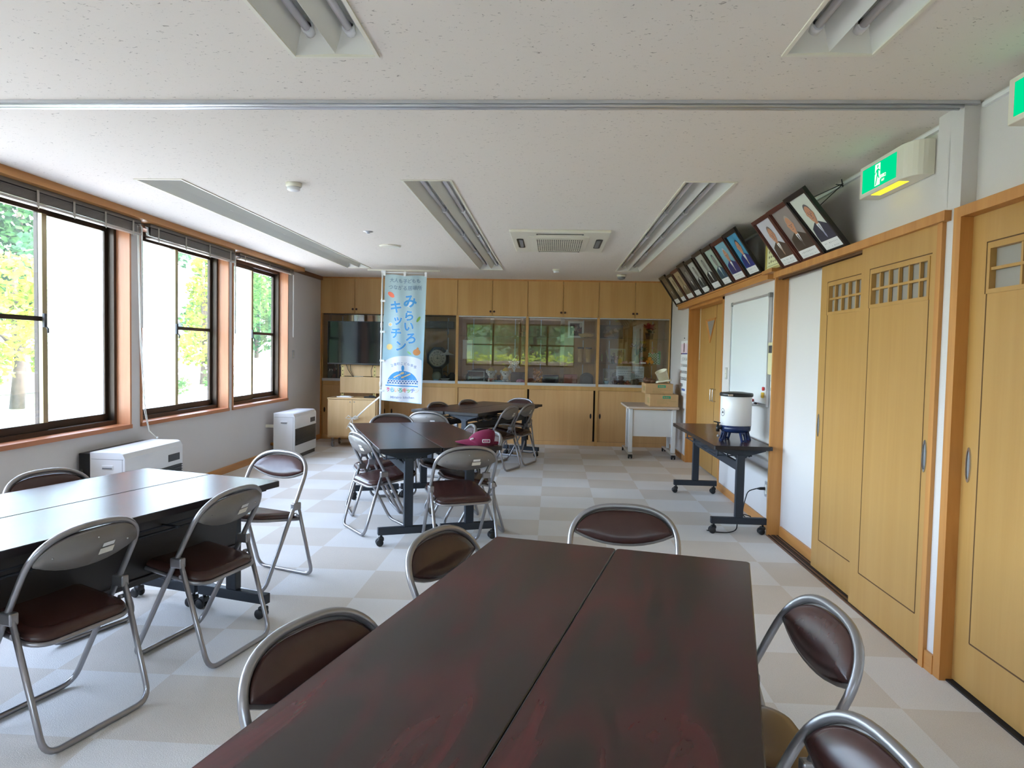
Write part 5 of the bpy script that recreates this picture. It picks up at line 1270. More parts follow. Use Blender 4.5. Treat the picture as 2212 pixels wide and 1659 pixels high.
mb = MB(); mb.box(-.21, 0, 0, .21, .003, .235)
for r_ in range(6):
    x = -.185
    while x < .18:
        q = random.uniform(.012, .03); mb.box(x, -.0008, .205-r_*.034-(.02 if r_ else 0), x+q, 0, .213-r_*.034-(.02 if r_ else 0), mi=1); x += q+.008
one('notice_sheet', mb, [M('bluish_paper', srgb(206, 212, 226), .8), pm((130, 136, 160))], 'white notice sheet with rows of text inside the rightmost cabinet', 'notice', (1.185, 10.86, F0+.055))
mb = MB(); mb.lathe([(0, .0), (.085, .0), (.08, .10), (.05, .17), (.012, .195), (0, .2)], 20); one('glass_dome', mb, glass('dome_glass', (.86, .86, .8), film=.15), 'clear bell-shaped wrapping at the left floor of the rightmost cabinet', 'glass dome', (.98, 11.03, F0))
pic(.945, 11.13, F0, .30, .24, m_offw, [(196, 186, 150), (150, 140, 90), (176, 166, 120)], 'pale unframed print behind the clear bell-shaped wrapping', 41, .008, 3)
def bear(x, label, s=1.):
    mb = MB(); mb.ball((0, 0, .05*s), .05*s, .045*s, .055*s); mb.ball((0, -.01, .12*s), .045*s, .042*s, .042*s)
    for q in (-1, 1): mb.ball((q*.035*s, 0, .155*s), .016*s, n=8); mb.ball((q*.045*s, -.03*s, .06*s), .018*s, n=8); mb.ball((q*.03*s, -.045*s, .015*s), .022*s, n=8)
    one('teddy_bear', mb, M('brown_fur', srgb(96, 66, 52), .95, bump=.4, bscale=120), label, 'plush toy', (x, 10.87, F0), 'brown plush bears')
bear(.955, 'brown plush bear, left of two in the rightmost cabinet', .85); bear(1.05, 'brown plush bear, right of two in the rightmost cabinet', .9)
mb = MB(); mb.ball((0, 0, .045), .07, .05, .05, n=14); mb.ball((.03, -.01, .075), .035, .03, .03, n=10); one('ornamental_stone', mb, m_stone, 'grey ornamental stone below the notice sheet', 'stone', (1.255, 10.86, F0))
t = thing('flower_bundle', 'small bundle of white and yellow flowers at the left floor of the rightmost cabinet', 'flowers', (.83, 10.84, F0)); MB().lathe([(0, 0), (.025, 0), (.04, .06), (0, .06)], 12).build('wrapper', m_blued, t); leafball(46, .05, (0, 0, .085), .03, 15).build('petals', M('mixed_petal', srgb(214, 208, 160), .8), t)
mb = MB(); mb.rbox(-.05, -.035, 0, .05, .035, .03, .004); mb.ball((.0, 0, .045), .028, n=10); one('red_figurine', mb, M('red_lacquer', srgb(150, 58, 40), .5), 'red lacquer figurine between the bears and the stone', 'figurine', (1.15, 10.86, F0))

# ------------------------------------------------------------------ television on its rolling stand
t = thing('television_stand', 'rolling wooden television stand with two doors and a back board', 'tv stand', (-2.795, 10.04, 0))
mb = MB(); mb.box(-.355, -.19, .135, -.335, .21, .70); mb.box(.335, -.19, .135, .355, .21, .70); mb.box(-.335, -.19, .135, .335, .21, .155); mb.box(-.335, .195, .155, .335, .21, .68); mb.build('carcass', m_standwood, t)
MB().rbox(-.36, -.20, .68, .36, .215, .702, .003).build('top', m_standwood, t)
for s in (-1, 1):
    a, b = (-.333, -.002) if s < 0 else (.002, .333); d = MB().box(a, -.205, .157, b, -.190, .676).build('door', m_standwood, t, bevel=.0015)
    k = MB(); k.lathe([(.008, -.209), (.008, -.203)], 10, (s*.03, 0, .645), axis='Y'); k.build('keyhole', m_steel, d)
    for y in (-.15, .17):
        c = MB(); c.box(s*.29-.018, y-.02, .09, s*.29+.018, y+.02, .135, mi=1); c.lathe([(0, -.012), (.042, -.012), (.045, 0), (.042, .012), (0, .012)], 18, (s*.29, y, .045), axis='X'); c.lathe([(.02, -.014), (.02, .014)], 10, (s*.29, y, .045), axis='X', mi=1)
        c.build('castor', [M_wheel, m_steel] if False else [m_grey, m_steel], t)
for x in (-.235, .235): mb = MB(); mb.box(x-.02, .11, .70, x+.02, .135, 1.50); [mb.box(x-.006, .108, z, x+.006, .111, z+.012, mi=1) for z in [.74+.055*k for k in range(13)]]; mb.build('upright_post', [M('brass_strip', srgb(212, 192, 128), .4, .3), m_dark], t)
MB().rbox(-.265, .085, .755, .36, .11, .99, .004).build('back_board', m_standwood, t)
MB().box(-.22, .112, 1.0, .36, .12, 1.19).build('rear_panel', m_standwood, t)
t = thing('television', 'large flat black television reflecting green windows', 'television', (-2.675, 10.06, 1.165), math.radians(-3))
MB().rbox(-.565, .0, 0, .565, .045, .625, .006).build('case', m_black, t)
MB().box(-.555, -.0015, .022, .555, .001, .615).build('screen', M('black_screen', (.006, .006, .007), .08, 0, .35), t)
MB().rbox(-.16, .045, .15, .16, .09, .45, .006).build('wall_mount', m_dgrey, t)
mb = MB()
for x0, x1 in ((-.30, -.20), (-.24, -.19), (.10, .08)): mb.tube([(x0, .05, .0), ((x0+x1)/2-.02, .055, -.08), (x1, .055, -.175)], .004, 5)
mb.build('cable', m_black, t)
mb = MB(); mb.prism(rrect(-.11, -.06, .11, .06, .01), 0, .012, 'Z'); mb.prism(rrect(-.07, -.04, .07, .05, .02), .012, .02, 'Z', mi=1); one('paper_stack', mb, [m_paper, m_stickerw], 'white papers lying on the left of the television stand', 'papers', (-2.93, 9.95, .703))
mb = MB(); mb.rbox(-.085, -.03, 0, .085, .03, .02, .006); mb.rbox(-.02, -.012, .02, .06, .012, .034, .004); mb.rbox(-.1, .02, 0, -.03, .07, .014, .004); one('remote_control', mb, m_black, 'black remote controls on the right of the television stand', 'remote control', (-2.56, 9.93, .703))

# ------------------------------------------------------------------ nobori banner
BY = 9.2
t = thing('banner_stand', 'tall pale-blue vertical banner on a white pole before the cabinets', 'banner', (0, 0, 0))
PT, PB = Vector((-2.231, 9.2, 2.427)), Vector((-2.241, 9.2, 0.479)); foot = PB+(PB-PT)*((PB.z-.03)/(PT.z-PB.z)); 
mb = MB(); mb.tube([foot, PT], .0115, 10); 
for f in (.30, .62): q = PT.lerp(foot, f); mb.tube([q+Vector((0, 0, .03)), q-Vector((0, 0, .03))], .016, 10)
mb.build('pole', m_white, t)
mb = MB(); mb.tube([Vector((-2.246, 9.2, 2.397)), Vector((-1.631, 9.2, 2.388))], .006, 8); mb.build('top_bar', m_white, t)
mb = MB(); mb.prism(rrect(-.17, -.17, .17, .17, .03), 0, .03, 'Z', T=Matrix.Translation((foot.x, foot.y, .001))); mb.tube([(foot.x, foot.y, .03), (foot.x, foot.y, .12)], .022, 10); mb.build('foot_weight', m_offw, t)
TL, TR, BL, BR = [Vector(p) for p in ((-2.196, 9.2, 2.368), (-1.649, 9.2, 2.352), (-2.234, 9.2, 0.729), (-1.694, 9.2, 0.688))]
def cloth(u, v, e=0.):
    p = (TL.lerp(TR, u)).lerp(BL.lerp(BR, u), v)
    return p+Vector((0, .011*math.sin(7.5*u+2.0*v+.6)*(.35+.65*v)+.005*math.sin(16*u-3*v)-.004-e, .006*math.sin(3*PI*u)*(1-v)))
def bp(px, py, e=.0016):
    v = (py-594.5)/(868.5-594.5)
    for _ in range(3):
        u = (px-(832-9.5*v))/((922-11.5*v)-(832-9.5*v)); v = (py-(593+4*u))/((864+9*u)-(593+4*u))
    return cloth(u, v, e)
mb = MB(); NU, NV = 24, 48
mb.add([cloth(i/NU, j/NV) for j in range(NV+1) for i in range(NU+1)], [(j*(NU+1)+i, j*(NU+1)+i+1, (j+1)*(NU+1)+i+1, (j+1)*(NU+1)+i) for j in range(NV) for i in range(NU)], 0, True)
def cloth_mat():
    m, nt, out = _new('banner_cloth'); b = _bsdf(nt, out, (.7, .8, .85), .8, 0, .2); tc = nt.nodes.new('ShaderNodeTexCoord'); sp = nt.nodes.new('ShaderNodeSeparateXYZ'); _l(nt, tc.outputs['Generated'], sp.inputs[0])
    r = nt.nodes.new('ShaderNodeValToRGB'); e = r.color_ramp.elements; e[0].position = .30; e[0].color = (*srgb(176, 216, 236), 1); e[1].position = .95; e[1].color = (*srgb(190, 214, 220), 1)
    _l(nt, sp.outputs['Z'], r.inputs[0]); _l(nt, r.outputs[0], b.inputs['Base Color'])
    tr = nt.nodes.new('ShaderNodeBsdfTranslucent'); _l(nt, r.outputs[0], tr.inputs[0]); mx = nt.nodes.new('ShaderNodeMixShader'); mx.inputs[0].default_value = .25
    _l(nt, b.outputs[0], mx.inputs[1]); _l(nt, tr.outputs[0], mx.inputs[2]); _l(nt, mx.outputs[0], out.inputs[0]); return m
cl = mb.build('banner_cloth', cloth_mat(), t)
mb = MB()
for px, py in ((831, 594), (875, 594.5), (920, 597)): a = bp(px, py, .002); mb.box(a.x-.014, a.y-.012, a.z-.01, a.x+.014, a.y+.01, a.z+.05)
for f in (.012, .235, .47, .69, .92): q = PT.lerp(Vector((-2.237, 9.2, 0.717)), f); mb.box(q.x-.016, q.y-.014, q.z-.013, q.x+.045, q.y+.014, q.z+.013)
mb.build('loop_tab', m_white, t)
def ink(name, r, g, b): return M('ink_'+name, srgb(r, g, b), .8)
I = [ink('blue', 72, 150, 212), ink('slate', 120, 146, 172), ink('coral', 234, 122, 96), ink('green', 130, 170, 84), ink('yolk', 232, 206, 140), ink('onion', 206, 142, 88), ink('white', 226, 230, 238), ink('navy', 66, 110, 168), ink('pink', 216, 96, 140), ink('sky', 120, 190, 226), ink('peach', 240, 196, 160), ink('mint', 110, 196, 170), ink('salmon', 232, 142, 142), ink('lime', 150, 206, 140), ink('violet', 136, 152, 206), ink('sand', 226, 214, 190), ink('spoon', 236, 200, 140), ink('lilac', 150, 164, 196)]
art = MB(); K = 166.8
def bt(s, cx, cy, px, mi, bold=0., e=.0022, rot=0., sx=1.): 
    c, q = math.cos(rot), math.sin(rot)
    text_mb(s, px/K, lambda u, v: bp(cx+(u*sx*c-v*q)*K, cy-(u*sx*q+v*c)*K, e), mi, art, bold=bold, fine=.018)
def bpoly(pts, mi, e):
    n = len(pts); cx = sum(p[0] for p in pts)/n; cy_ = sum(p[1] for p in pts)/n; big = max(abs(p[0]-cx) for p in pts)
    if big < 6: art.add([bp(x, y, e) for x, y in pts], [tuple(range(n))], mi); return
    # long edges and the inside are cut up so that the print follows the folds
    q = []
    for i in range(n):
        a, b = pts[i], pts[(i+1) % n]; k = max(1, int(math.dist(a, b)/3)); q += [(a[0]+(b[0]-a[0])*j/k, a[1]+(b[1]-a[1])*j/k) for j in range(k)]
    n = len(q); R = max(2, int(big/3)); vs = [bp(cx, cy_, e)]; fs = []
    for r_ in range(1, R+1): vs += [bp(cx+(x-cx)*r_/R, cy_+(y-cy_)*r_/R, e) for x, y in q]
    for i in range(n): fs.append((0, 1+i, 1+(i+1) % n))
    for r_ in range(R-1):
        for i in range(n): j = (i+1) % n; fs.append((1+r_*n+i, 1+(r_+1)*n+i, 1+(r_+1)*n+j, 1+r_*n+j))
    art.add(vs, fs, mi)
def bell(cx, cy, rx, ry, mi, e, rot=0., n=18): 
    c, s = math.cos(rot), math.sin(rot); bpoly([(cx+x*c-y*s, cy+x*s+y*c) for x, y in ell(0, 0, rx, ry, n)], mi, e)
# white hill of the lower part, cut in strips so that it follows the folds
for k in range(28):
    x0, x1 = 824+(911-824)*k/28, 824+(911-824)*(k+1)/28
    for r_ in range(10):
        y = lambda x, r_: (lambda top, bot: top+(bot-top)*r_/10)(768+14*((x-872)/46)**2, 863.5+8.3*(x-823)/88)
        art.add([bp(x0, y(x0, r_), .0010), bp(x1, y(x1, r_), .0010), bp(x1, y(x1, r_+1), .0010), bp(x0, y(x0, r_+1), .0010)], [(0, 1, 2, 3)], 6)
art.build('banner_hill', I, cl); art = MB()
bt('大人も子どもも', 875.5, 607.5, 9.6, 1, .0012, rot=-.035); bt('つながる居場所', 875.5, 622.5, 10.4, 1, .0012, rot=-.035)
for s, x, y, z in (('み', 886, 652, 30), ('ら', 884, 683, 24), ('い', 883, 706, 23), ('ろ', 888, 732, 26), ('キ', 855.5, 665, 28), ('ッ', 860, 692, 24), ('チ', 856, 721, 25), ('ン', 866, 748, 25)):
    bt(s, x, y, z, 6, .0095, .0016); bt(s, x, y, z, 0, .0055, .0028)
bell(845, 637, 8.5, 4.6, 2, .002, .7); bell(904, 690, 7, 2.6, 3, .002, -1.0); bell(884, 762, 5.5, 1.8, 13, .002, .75)
bell(843, 701, 4.8, 4.8, 6, .0016); bell(843, 701, 3, 3, 4, .0022); bell(841.5, 749, 6.4, 6.4, 4, .002); bell(900, 761, 8, 7, 5, .002); bpoly([(899, 755), (901, 750), (905, 752), (903, 756)], 5, .0022)
for k, ch in enumerate('飯豊町こども食堂'): x = 847+k*7.1; bt(ch, x, 784+.010*(x-871)**2+.5*(x-847)/10, 6.6, 17, .0008)
art.build('lettering', I, cl); art = MB()
dome = [(869.5+33*math.cos(a), 829.5-29*math.sin(a)+.03*33*math.cos(a)) for a in [PI*k/24 for k in range(25)]]; bpoly(dome, 0, .0018); bell(870.5, 795, 3, 6.5, 0, .0018)
for r_ in range(2):
    for k in range(11 - r_):
        x = 840+k*6.1+r_*3; y = 823+r_*4.2+.04*(x-870)
        bell(x, y, 3.3, 2.7, 6, .0024, n=12); bell(x, y+.2, 2.3, 1.7, 7, .003, n=12)
for k in range(10): bell(842+k*6.1, 818.6+.04*(842+k*6.1-870), .55, .55, 6, .0024, n=8)
for x, y in ((861, 802), (876, 805), (865, 811), (860, 815), (873, 799)): bell(x, y, .8, .8, 6, .0024, n=8)
bpoly([(833, 830.5), (903, 834), (903, 836.4), (833, 833)], 0, .0024)
bell(869.5, 805.5, 4.2, 2.2, 16, .0026, -.3); bpoly([(866, 806.2), (867, 807.8), (851, 816.5), (850.5, 814)], 16, .0026)
bell(870, 814.5, 3.4, 1.7, 16, .0026, -.35); bpoly([(872, 812.5), (886, 806.5), (887, 808.6), (873, 814.5)], 16, .0026)
art.build('dome_print', I, cl); art = MB()
for k, (ch, mi) in enumerate(zip('みらいろキッチン', (8, 9, 10, 11, 12, 13, 14, 15))): bt(ch, 839+k*8.75, 842+k*.45, 10.5, mi, .003)
bt('Mirairo kitchen', 869, 858.6, 7.2, 17, .0012, rot=-.035, sx=1.15)
art.build('lettering', I, cl)
mb = MB(); a = Vector((-2.238, 9.2, 0.772))
for dz in (0, .012): mb.tube([a+Vector((0, -.01, dz)), a+Vector((-.22, .18, -.16+dz)), Vector((-2.72, 9.80, .43+dz)), Vector((-2.80, 9.80, .42))], .006, 6)
for s in (-1, 1): mb.tube([(-2.78, 9.79, .42), (-2.78+s*.05, 9.77, .46), (-2.78+s*.09, 9.78, .42), (-2.78+s*.04, 9.78, .41), (-2.78, 9.79, .42)], .0065, 6); mb.tube([(-2.78, 9.79, .42), (-2.80+s*.03, 9.78, .33), (-2.81+s*.05, 9.79, .27)], .005, 5)
tag(mb.build('white_cord', m_cordw), 'white cord tying the banner pole to the television stand, knotted in a bow', 'cord')

# ------------------------------------------------------------------ the garden outside
GZ = -.45
m_grass = M('lawn', srgb(92, 108, 66), .95, noise=.35, nscale=3, bump=.6, bscale=40)
struct(MB().box(-60, -40, GZ-.3, 40, 60, GZ).build('ground', M('pale_gravel', srgb(192, 188, 184), .95, noise=.15, nscale=2)), 'pale gravel ground outside')
struct(MB().box(-60, -40, GZ, -9.2, 60, .12).build('terrace', m_grass), 'raised lawn behind the stone wall')
def stone_mat():
    m, nt, out = _new('fieldstone'); b = _bsdf(nt, out, (.4, .4, .4), .9); tc = nt.nodes.new('ShaderNodeTexCoord'); v = nt.nodes.new('ShaderNodeTexVoronoi'); v.feature = 'DISTANCE_TO_EDGE'; v.inputs['Scale'].default_value = 1.4
    _l(nt, tc.outputs['Object'], v.inputs['Vector']); r = nt.nodes.new('ShaderNodeValToRGB'); r.color_ramp.elements[0].position = .02; r.color_ramp.elements[0].color = (*srgb(70, 68, 66), 1); r.color_ramp.elements[1].position = .06; r.color_ramp.elements[1].color = (*srgb(150, 148, 146), 1)
    _l(nt, v.outputs[0], r.inputs[0]); _l(nt, r.outputs[0], b.inputs['Base Color']); return m
m_rock = stone_mat()
tag(MB().rbox(-9.3, -4, GZ, -8.9, 34, .16, .05).build('stone_wall', m_rock), 'low retaining wall of big stones outside the windows', 'garden wall')
tag(MB().rbox(-13.4, 6, .12, -13.0, 34, .62, .03).build('kerb_wall', M('grey_concrete', srgb(128, 126, 124), .9)), 'grey concrete kerb across the garden behind the stone wall', 'kerb')
m_bark = M('bark', srgb(84, 72, 60), .95, noise=.3, nscale=8, bump=.5, bscale=20)
def leaves(mb, c, r, n, L, rnd, shell=.55):
    c = Vector(c)
    for _ in range(n):
        d = Vector((rnd.gauss(0, 1), rnd.gauss(0, 1), rnd.gauss(0, 1))).normalized(); q = shell+(1-shell)*rnd.random()
        p = c+Vector((d.x*r[0]*q, d.y*r[1]*q, d.z*r[2]*q)); a = Vector((rnd.gauss(0, 1), rnd.gauss(0, 1), rnd.gauss(0, .5))).normalized(); b = a.cross(Vector((rnd.gauss(0, 1), rnd.gauss(0, 1), rnd.gauss(0, 1)))).normalized(); s = L*rnd.uniform(.6, 1.3)
        mb.add([p-a*s, p+b*s*.55, p+a*s, p-b*s*.55], [(0, 1, 2, 3)])
def tree(x, y, z0, h, blobs, lm, label, seed, L=.1, cat='tree', trunk=.13, name='garden_tree', group='trees outside the windows'):
    rnd = random.Random(seed); t = thing(name, label, cat, (x, y, z0), 0, group)
    mb = MB(); mb.tube([(0, 0, 0), (.05, .04, h*.3), (-.04, .02, h*.6), (0, 0, h*.9)], [trunk, trunk*.8, trunk*.55, trunk*.25], 9)
    for c, r, n in blobs: mb.tube([(0, 0, h*.35), (c[0]*.5, c[1]*.5, (h*.4+c[2])*.5), (c[0], c[1], c[2])], [trunk*.4, trunk*.25, trunk*.1], 6)
    mb.build('trunk', m_bark, t)
    mb = MB()
    for c, r, n in blobs: leaves(mb, c, r, n, L, rnd)
    mb.build('foliage', lm, t)
lm_y = leafmat('maple_leaf', srgb(112, 138, 44), srgb(166, 178, 70)); lm_g = leafmat('green_leaf', srgb(54, 92, 44), srgb(92, 132, 64)); lm_d = leafmat('deep_leaf', srgb(36, 70, 40), srgb(66, 104, 54)); lm_b = leafmat('bluish_leaf', srgb(58, 94, 64), srgb(96, 134, 92))
def B(cx, cy, cz, r, n, k=.8): return ((cx, cy, cz), (r, r, r*k), n)
tree(-10.2, 13.0, .12, 3.2, [B(0, -.7, 1.5, .9, 800), B(.3, .5, 1.9, .8, 700), B(0, -.2, 2.4, .7, 560), B(.2, -1.2, .9, .6, 460), B(.2, .8, 1.0, .5, 360)], lm_y, 'yellow-green maple low outside the nearest window', 1, .085)
tree(-15.5, 19.9, .12, 6.5, [B(0, -.3, 3.6, 1.5, 1000), B(0, 0, 4.9, 1.2, 800), B(0, .2, 6.1, .8, 460), B(.3, -.9, 2.6, 1.1, 640)], lm_d, 'tall dense tree behind the maple, left pane of the nearest window', 2, .14)
tree(-11.2, 17.1, .12, 5.2, [B(0, -1.5, 3.1, 1.0, 800), B(.2, -.4, 4.1, 1.0, 800), B(0, -1.0, 2.3, .8, 560), B(.2, .2, 3.1, .8, 520), B(0, -1.6, 4.6, .8, 480)], lm_b, 'spreading tree in the hazy pane of the nearest window', 3, .11, trunk=.12)
tree(-9.9, 13.9, .12, 1.9, [B(0, 0, .8, .5, 360), B(0, .1, 1.35, .4, 260)], lm_g, 'small upright shrub below the spreading tree', 4, .07, 'shrub', .05, 'garden_shrub', 'shrubs outside the windows')
tree(-12.6, 21.6, .12, 6.0, [B(0, -.7, 3.9, 1.0, 700), B(0, .5, 4.4, 1.1, 760), B(0, -.4, 5.1, .9, 500)], lm_b, 'pale tree in the left pane of the middle window', 5, .12)
tree(-11.6, 23.1, .12, 4.6, [B(0, -.3, 1.2, .8, 620), B(0, .4, 2.1, .9, 700), B(.1, .3, 3.1, .8, 600), B(0, .5, 4.0, .6, 380)], lm_y, 'yellow-green tree at the right edge of the middle window', 6, .10)
tree(-12.8, 27.6, .12, 7.5, [B(0, -.9, 2.2, 1.4, 1100), B(0, .8, 3.4, 1.5, 1200), B(0, 0, 5.2, 1.5, 1000), B(.3, -.9, 4.2, 1.2, 800)], lm_g, 'leafy tree filling the left pane of the farthest window', 7, .13)
tree(-15.5, 36.5, .12, 9, [B(0, -1.5, 2.8, 2.4, 1200), B(0, 1.7, 4.2, 2.6, 1300), B(0, 0, 7.0, 2.4, 1100)], lm_d, 'deep green tree in the right pane of the farthest window', 8, .2)
for k, (x, y, r) in enumerate(((-9.7, 17.5, .5), (-9.8, 20.6, .6), (-9.6, 23.2, .5))):
    rnd = random.Random(30+k); mb = MB(); leaves(mb, (0, 0, r*.55), (r, r*1.3, r*.6), 420, .06, rnd, .3); 
    t = thing('garden_shrub', ['low flowering shrub on the stone wall, nearest', 'low flowering shrub on the stone wall, middle one', 'low flowering shrub on the stone wall, farthest'][k], 'shrub', (x, y, .12), 0, 'shrubs outside the windows'); mb.build('foliage', lm_g, t)
    mb = MB()
    for _ in range(70): mb.ball((rnd.uniform(-r, r), rnd.uniform(-r*1.2, r*1.2), r*.75+rnd.uniform(0, .3)), .03, n=6)
    mb.build('blossoms', m_paper, t)
# neighbouring houses
m_hw = M('cream_render', srgb(226, 222, 208), .9); m_slate = M('pale_slate_roof', srgb(150, 152, 158), .6, noise=.08, nscale=8)
def roofmat():
    m, nt, out = _new('slate_courses'); b = _bsdf(nt, out, srgb(158, 160, 166), .6); tc = nt.nodes.new('ShaderNodeTexCoord'); w = nt.nodes.new('ShaderNodeTexWave'); w.bands_direction = 'Z'; w.inputs['Scale'].default_value = 1.4; w.inputs['Distortion'].default_value = .4
    _l(nt, tc.outputs['Object'], w.inputs['Vector']); r = nt.nodes.new('ShaderNodeValToRGB'); r.color_ramp.elements[0].position = .0; r.color_ramp.elements[0].color = (*srgb(108, 110, 116), 1); r.color_ramp.elements[1].position = .25; r.color_ramp.elements[1].color = (*srgb(170, 172, 178), 1); _l(nt, w.outputs['Fac'], r.inputs[0]); _l(nt, r.outputs[0], b.inputs['Base Color']); return m
m_roof = roofmat()
t = thing('house', 'cream house with a steep slate roof seen through the middle window', 'house', (-25.0, 42.0, .12))
mb = MB(); mb.prism([(-3.6, 0), (3.6, 0), (3.6, 3.0), (0, 7.0), (-3.6, 3.0)], -5, 4.4, 'X'); mb.build('walls', m_hw, t)
mb = MB()
for s in (-1, 1): mb.prism([(s*4.2, 2.3), (s*4.2, 2.6), (0, 7.5), (0, 7.2)], -5.5, 4.9, 'X')
mb.build('roof', m_roof, t)
MB().box(-5.5, -4.26, 2.28, 4.9, -4.14, 2.5).build('gutter', m_dgrey, t)
for x, z in ((-1.6, .9), (2.6, .9)):
    f = MB().box(x-.55, -3.66, z, x+.55, -3.6, z+1.2).build('window', m_alum, t); MB().box(x-.45, -3.68, z+.1, x+.45, -3.65, z+1.1).build('pane', M('dark_window_pane', srgb(86, 96, 104), .1), f)
mb = MB(); mb.lathe([(0, 0), (.42, 0), (.46, .1), (.46, 1.3), (.25, 1.6), (0, 1.65)], 24, (3.3, -4.8, 0)); mb.tube(fillet([(3.7, -4.8, .9), (4.2, -4.8, .7), (4.2, -4.8, .05)], .15), .06, 8); mb.build('water_tank', M('grey_tank', srgb(150, 154, 162), .5), t)
t = thing('house', 'pale house with a grey eave far off in the nearest window', 'house', (-31, 36.5, .12))
MB().box(-5, -7, 0, 5, 7, 4.2).build('walls', m_hw, t)
mb = MB(); mb.prism([(-5.8, 4.2), (5.8, 4.2), (0, 6.6)], -7.6, 7.6, 'Y'); mb.build('roof', m_roof, t)
MB().box(5.0, -7.6, 3.9, 5.9, 7.6, 4.25).build('eave', m_slate, t)
t = thing('outdoor_board', 'plain pale-blue panel standing outside the farthest window', 'panel', (-5.0, 13.3, GZ)); MB().rbox(-.9, -.02, .25, .9, .02, 1.63, .01).build('panel', M('pale_blue_sheet', srgb(190, 204, 214), .6), t)
mb = MB(); mb.tube([(-.8, 0, 0), (-.8, 0, .3)], .03); mb.tube([(.8, 0, 0), (.8, 0, .3)], .03); mb.build('post', m_grey, t)
mb = MB(); pr = [(-70, .0), (-70, 10), (-62, 13), (-52, 9.5), (-44, 5), (-40, 0)]; mb.prism(pr, 45, 110, 'Y'); struct(mb.build('hills', M('wooded_hill', srgb(62, 88, 62), .95, noise=.3, nscale=.5)), 'wooded hill far behind the houses')
# garden behind the camera, mirrored in the cabinet glass
t = thing('hedge', 'clipped hedge outside the windows behind the camera', 'hedge', (-1.2, -6.4, GZ)); rnd = random.Random(77); mb = MB(); mb.rbox(-4.6, -.4, 0, 4.6, .4, 1.5, .15); mb.build('stems', m_bark, t)
mb = MB()
for k in range(24): leaves(mb, (-4.6+k*.4, 0, .95), (.5, .65, .95), 230, .07, rnd, .7)
mb.build('foliage', lm_y, t)
for k, (x, y, h) in enumerate(((-5.6, -10.5, 6.5), (-.9, -12, 7.5), (3.8, -10.5, 6.8), (-10.2, -12, 7.5), (8.4, -12, 7))):
    tree(x, y, GZ, h, [B(-.8, 0, h*.42, 1.7, 800), B(.9, .3, h*.52, 1.7, 800), B(0, 0, h*.75, 1.6, 700), B(0, .4, h*.3, 1.4, 600)], (lm_g, lm_d, lm_g, lm_d, lm_g)[k], ['tree behind the hedge, left of three', 'tall tree in the middle behind the hedge', 'tree behind the hedge, right of three', 'outermost tree behind the hedge on the window side', 'outermost tree behind the hedge on the door side'][k], 90+k, .16, group='trees behind the camera')
struct(MB().box(-30, -30, GZ, 30, -24, 6).build('hill_bank', M('wooded_bank', srgb(66, 92, 58), .95, noise=.35, nscale=.8)), 'wooded bank behind the hedge')

# ------------------------------------------------------------------ daylight
wd = bpy.data.worlds.new('sky'); SC.world = wd; wd.use_nodes = True; nt = wd.node_tree; nt.nodes.clear()
out = nt.nodes.new('ShaderNodeOutputWorld'); bg = nt.nodes.new('ShaderNodeBackground'); sky = nt.nodes.new('ShaderNodeTexSky'); sky.sky_type = 'NISHITA'
sky.sun_disc = False; sky.sun_elevation = math.radians(52); sky.sun_rotation = math.radians(110); sky.air_density = 1.0; sky.dust_density = 2.0
mx = nt.nodes.new('ShaderNodeMix'); mx.data_type = 'RGBA'; mx.inputs[0].default_value = .62; mx.inputs[7].default_value = (.95, .96, 1.0, 1)
mul = nt.nodes.new('ShaderNodeMix'); mul.data_type = 'RGBA'; mul.blend_type = 'MULTIPLY'; mul.inputs[0].default_value = 1; mul.inputs[7].default_value = (SKYMUL, SKYMUL, SKYMUL, 1)
_l(nt, sky.outputs[0], mul.inputs[6]); _l(nt, mul.outputs[2], mx.inputs[6]); _l(nt, mx.outputs[2], bg.inputs[0]); bg.inputs[1].default_value = SKYS; _l(nt, bg.outputs[0], out.inputs[0])
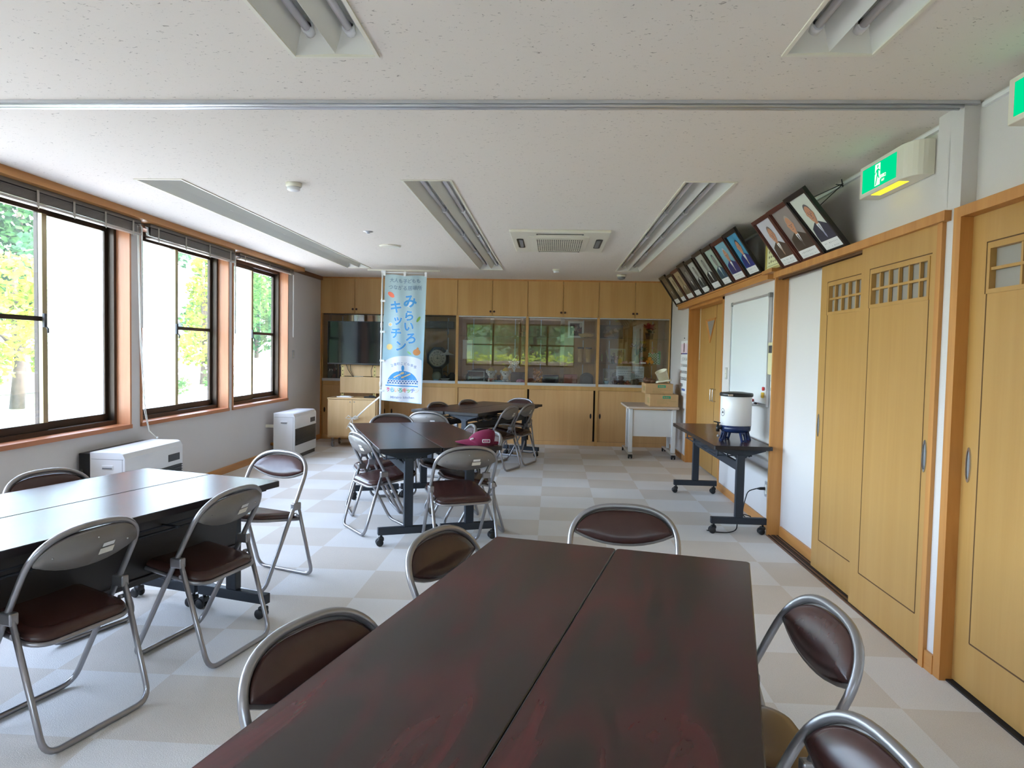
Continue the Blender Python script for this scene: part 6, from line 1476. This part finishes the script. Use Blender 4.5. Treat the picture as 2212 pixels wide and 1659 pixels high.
su = bpy.data.lights.new('sun', 'SUN'); su.energy = SUNE; su.angle = .01; su.color = (1, .96, .9); so = bpy.data.objects.new('sun', su); COL.objects.link(so)
d = Vector((-math.cos(math.radians(60))*.985, -math.cos(math.radians(60))*.17, -math.sin(math.radians(60)))); so.rotation_euler = d.to_track_quat('-Z', 'Y').to_euler()
def portal(name, loc, sx, sy, rot):
    l = bpy.data.lights.new(name, 'AREA'); l.shape = 'RECTANGLE'; l.size = sx; l.size_y = sy; l.cycles.is_portal = True
    o = bpy.data.objects.new(name, l); COL.objects.link(o); o.location = loc; o.rotation_euler = rot
for k, (a, b) in enumerate(WINS): portal('window_portal', (-3.78, (a+b)/2, (WZ0+WZ1)/2), WZ1-WZ0, b-a, (0, -PI/2, 0))
portal('window_portal', ((RX0+RX1)/2, YF-.22, (RZ0+RZ1)/2), RX1-RX0, RZ1-RZ0, (PI/2, 0, 0))

# ------------------------------------------------------------------ camera and view
cam = bpy.data.cameras.new('camera'); co = bpy.data.objects.new('camera', cam); COL.objects.link(co); SC.camera = co
cam.sensor_fit = 'HORIZONTAL'; cam.sensor_width = 36; cam.lens = 36*1534.8/2212; cam.clip_start = .05; cam.clip_end = 300
yaw, pit, rol = -.0557, -.0444, .0203
fw = Vector((math.sin(yaw)*math.cos(pit), math.cos(yaw)*math.cos(pit), math.sin(pit))); rt = Vector((math.cos(yaw), -math.sin(yaw), 0)); up = rt.cross(fw)
r2 = rt*math.cos(rol)+up*math.sin(rol); u2 = -rt*math.sin(rol)+up*math.cos(rol)
co.matrix_world = Matrix(((r2.x, u2.x, -fw.x, 0), (r2.y, u2.y, -fw.y, 0), (r2.z, u2.z, -fw.z, 1.3878), (0, 0, 0, 1)))
vs = SC.view_settings; vs.view_transform = 'Standard'; vs.look = 'None'; vs.gamma = 1; vs.use_curve_mapping = False; vs.exposure = EXPO
cy = SC.cycles; cy.use_denoising = True; cy.max_bounces = 14; cy.diffuse_bounces = 12; cy.glossy_bounces = 4; cy.transparent_max_bounces = 16; cy.transmission_bounces = 6; cy.sample_clamp_indirect = 8; cy.caustics_reflective = False; cy.caustics_refractive = False
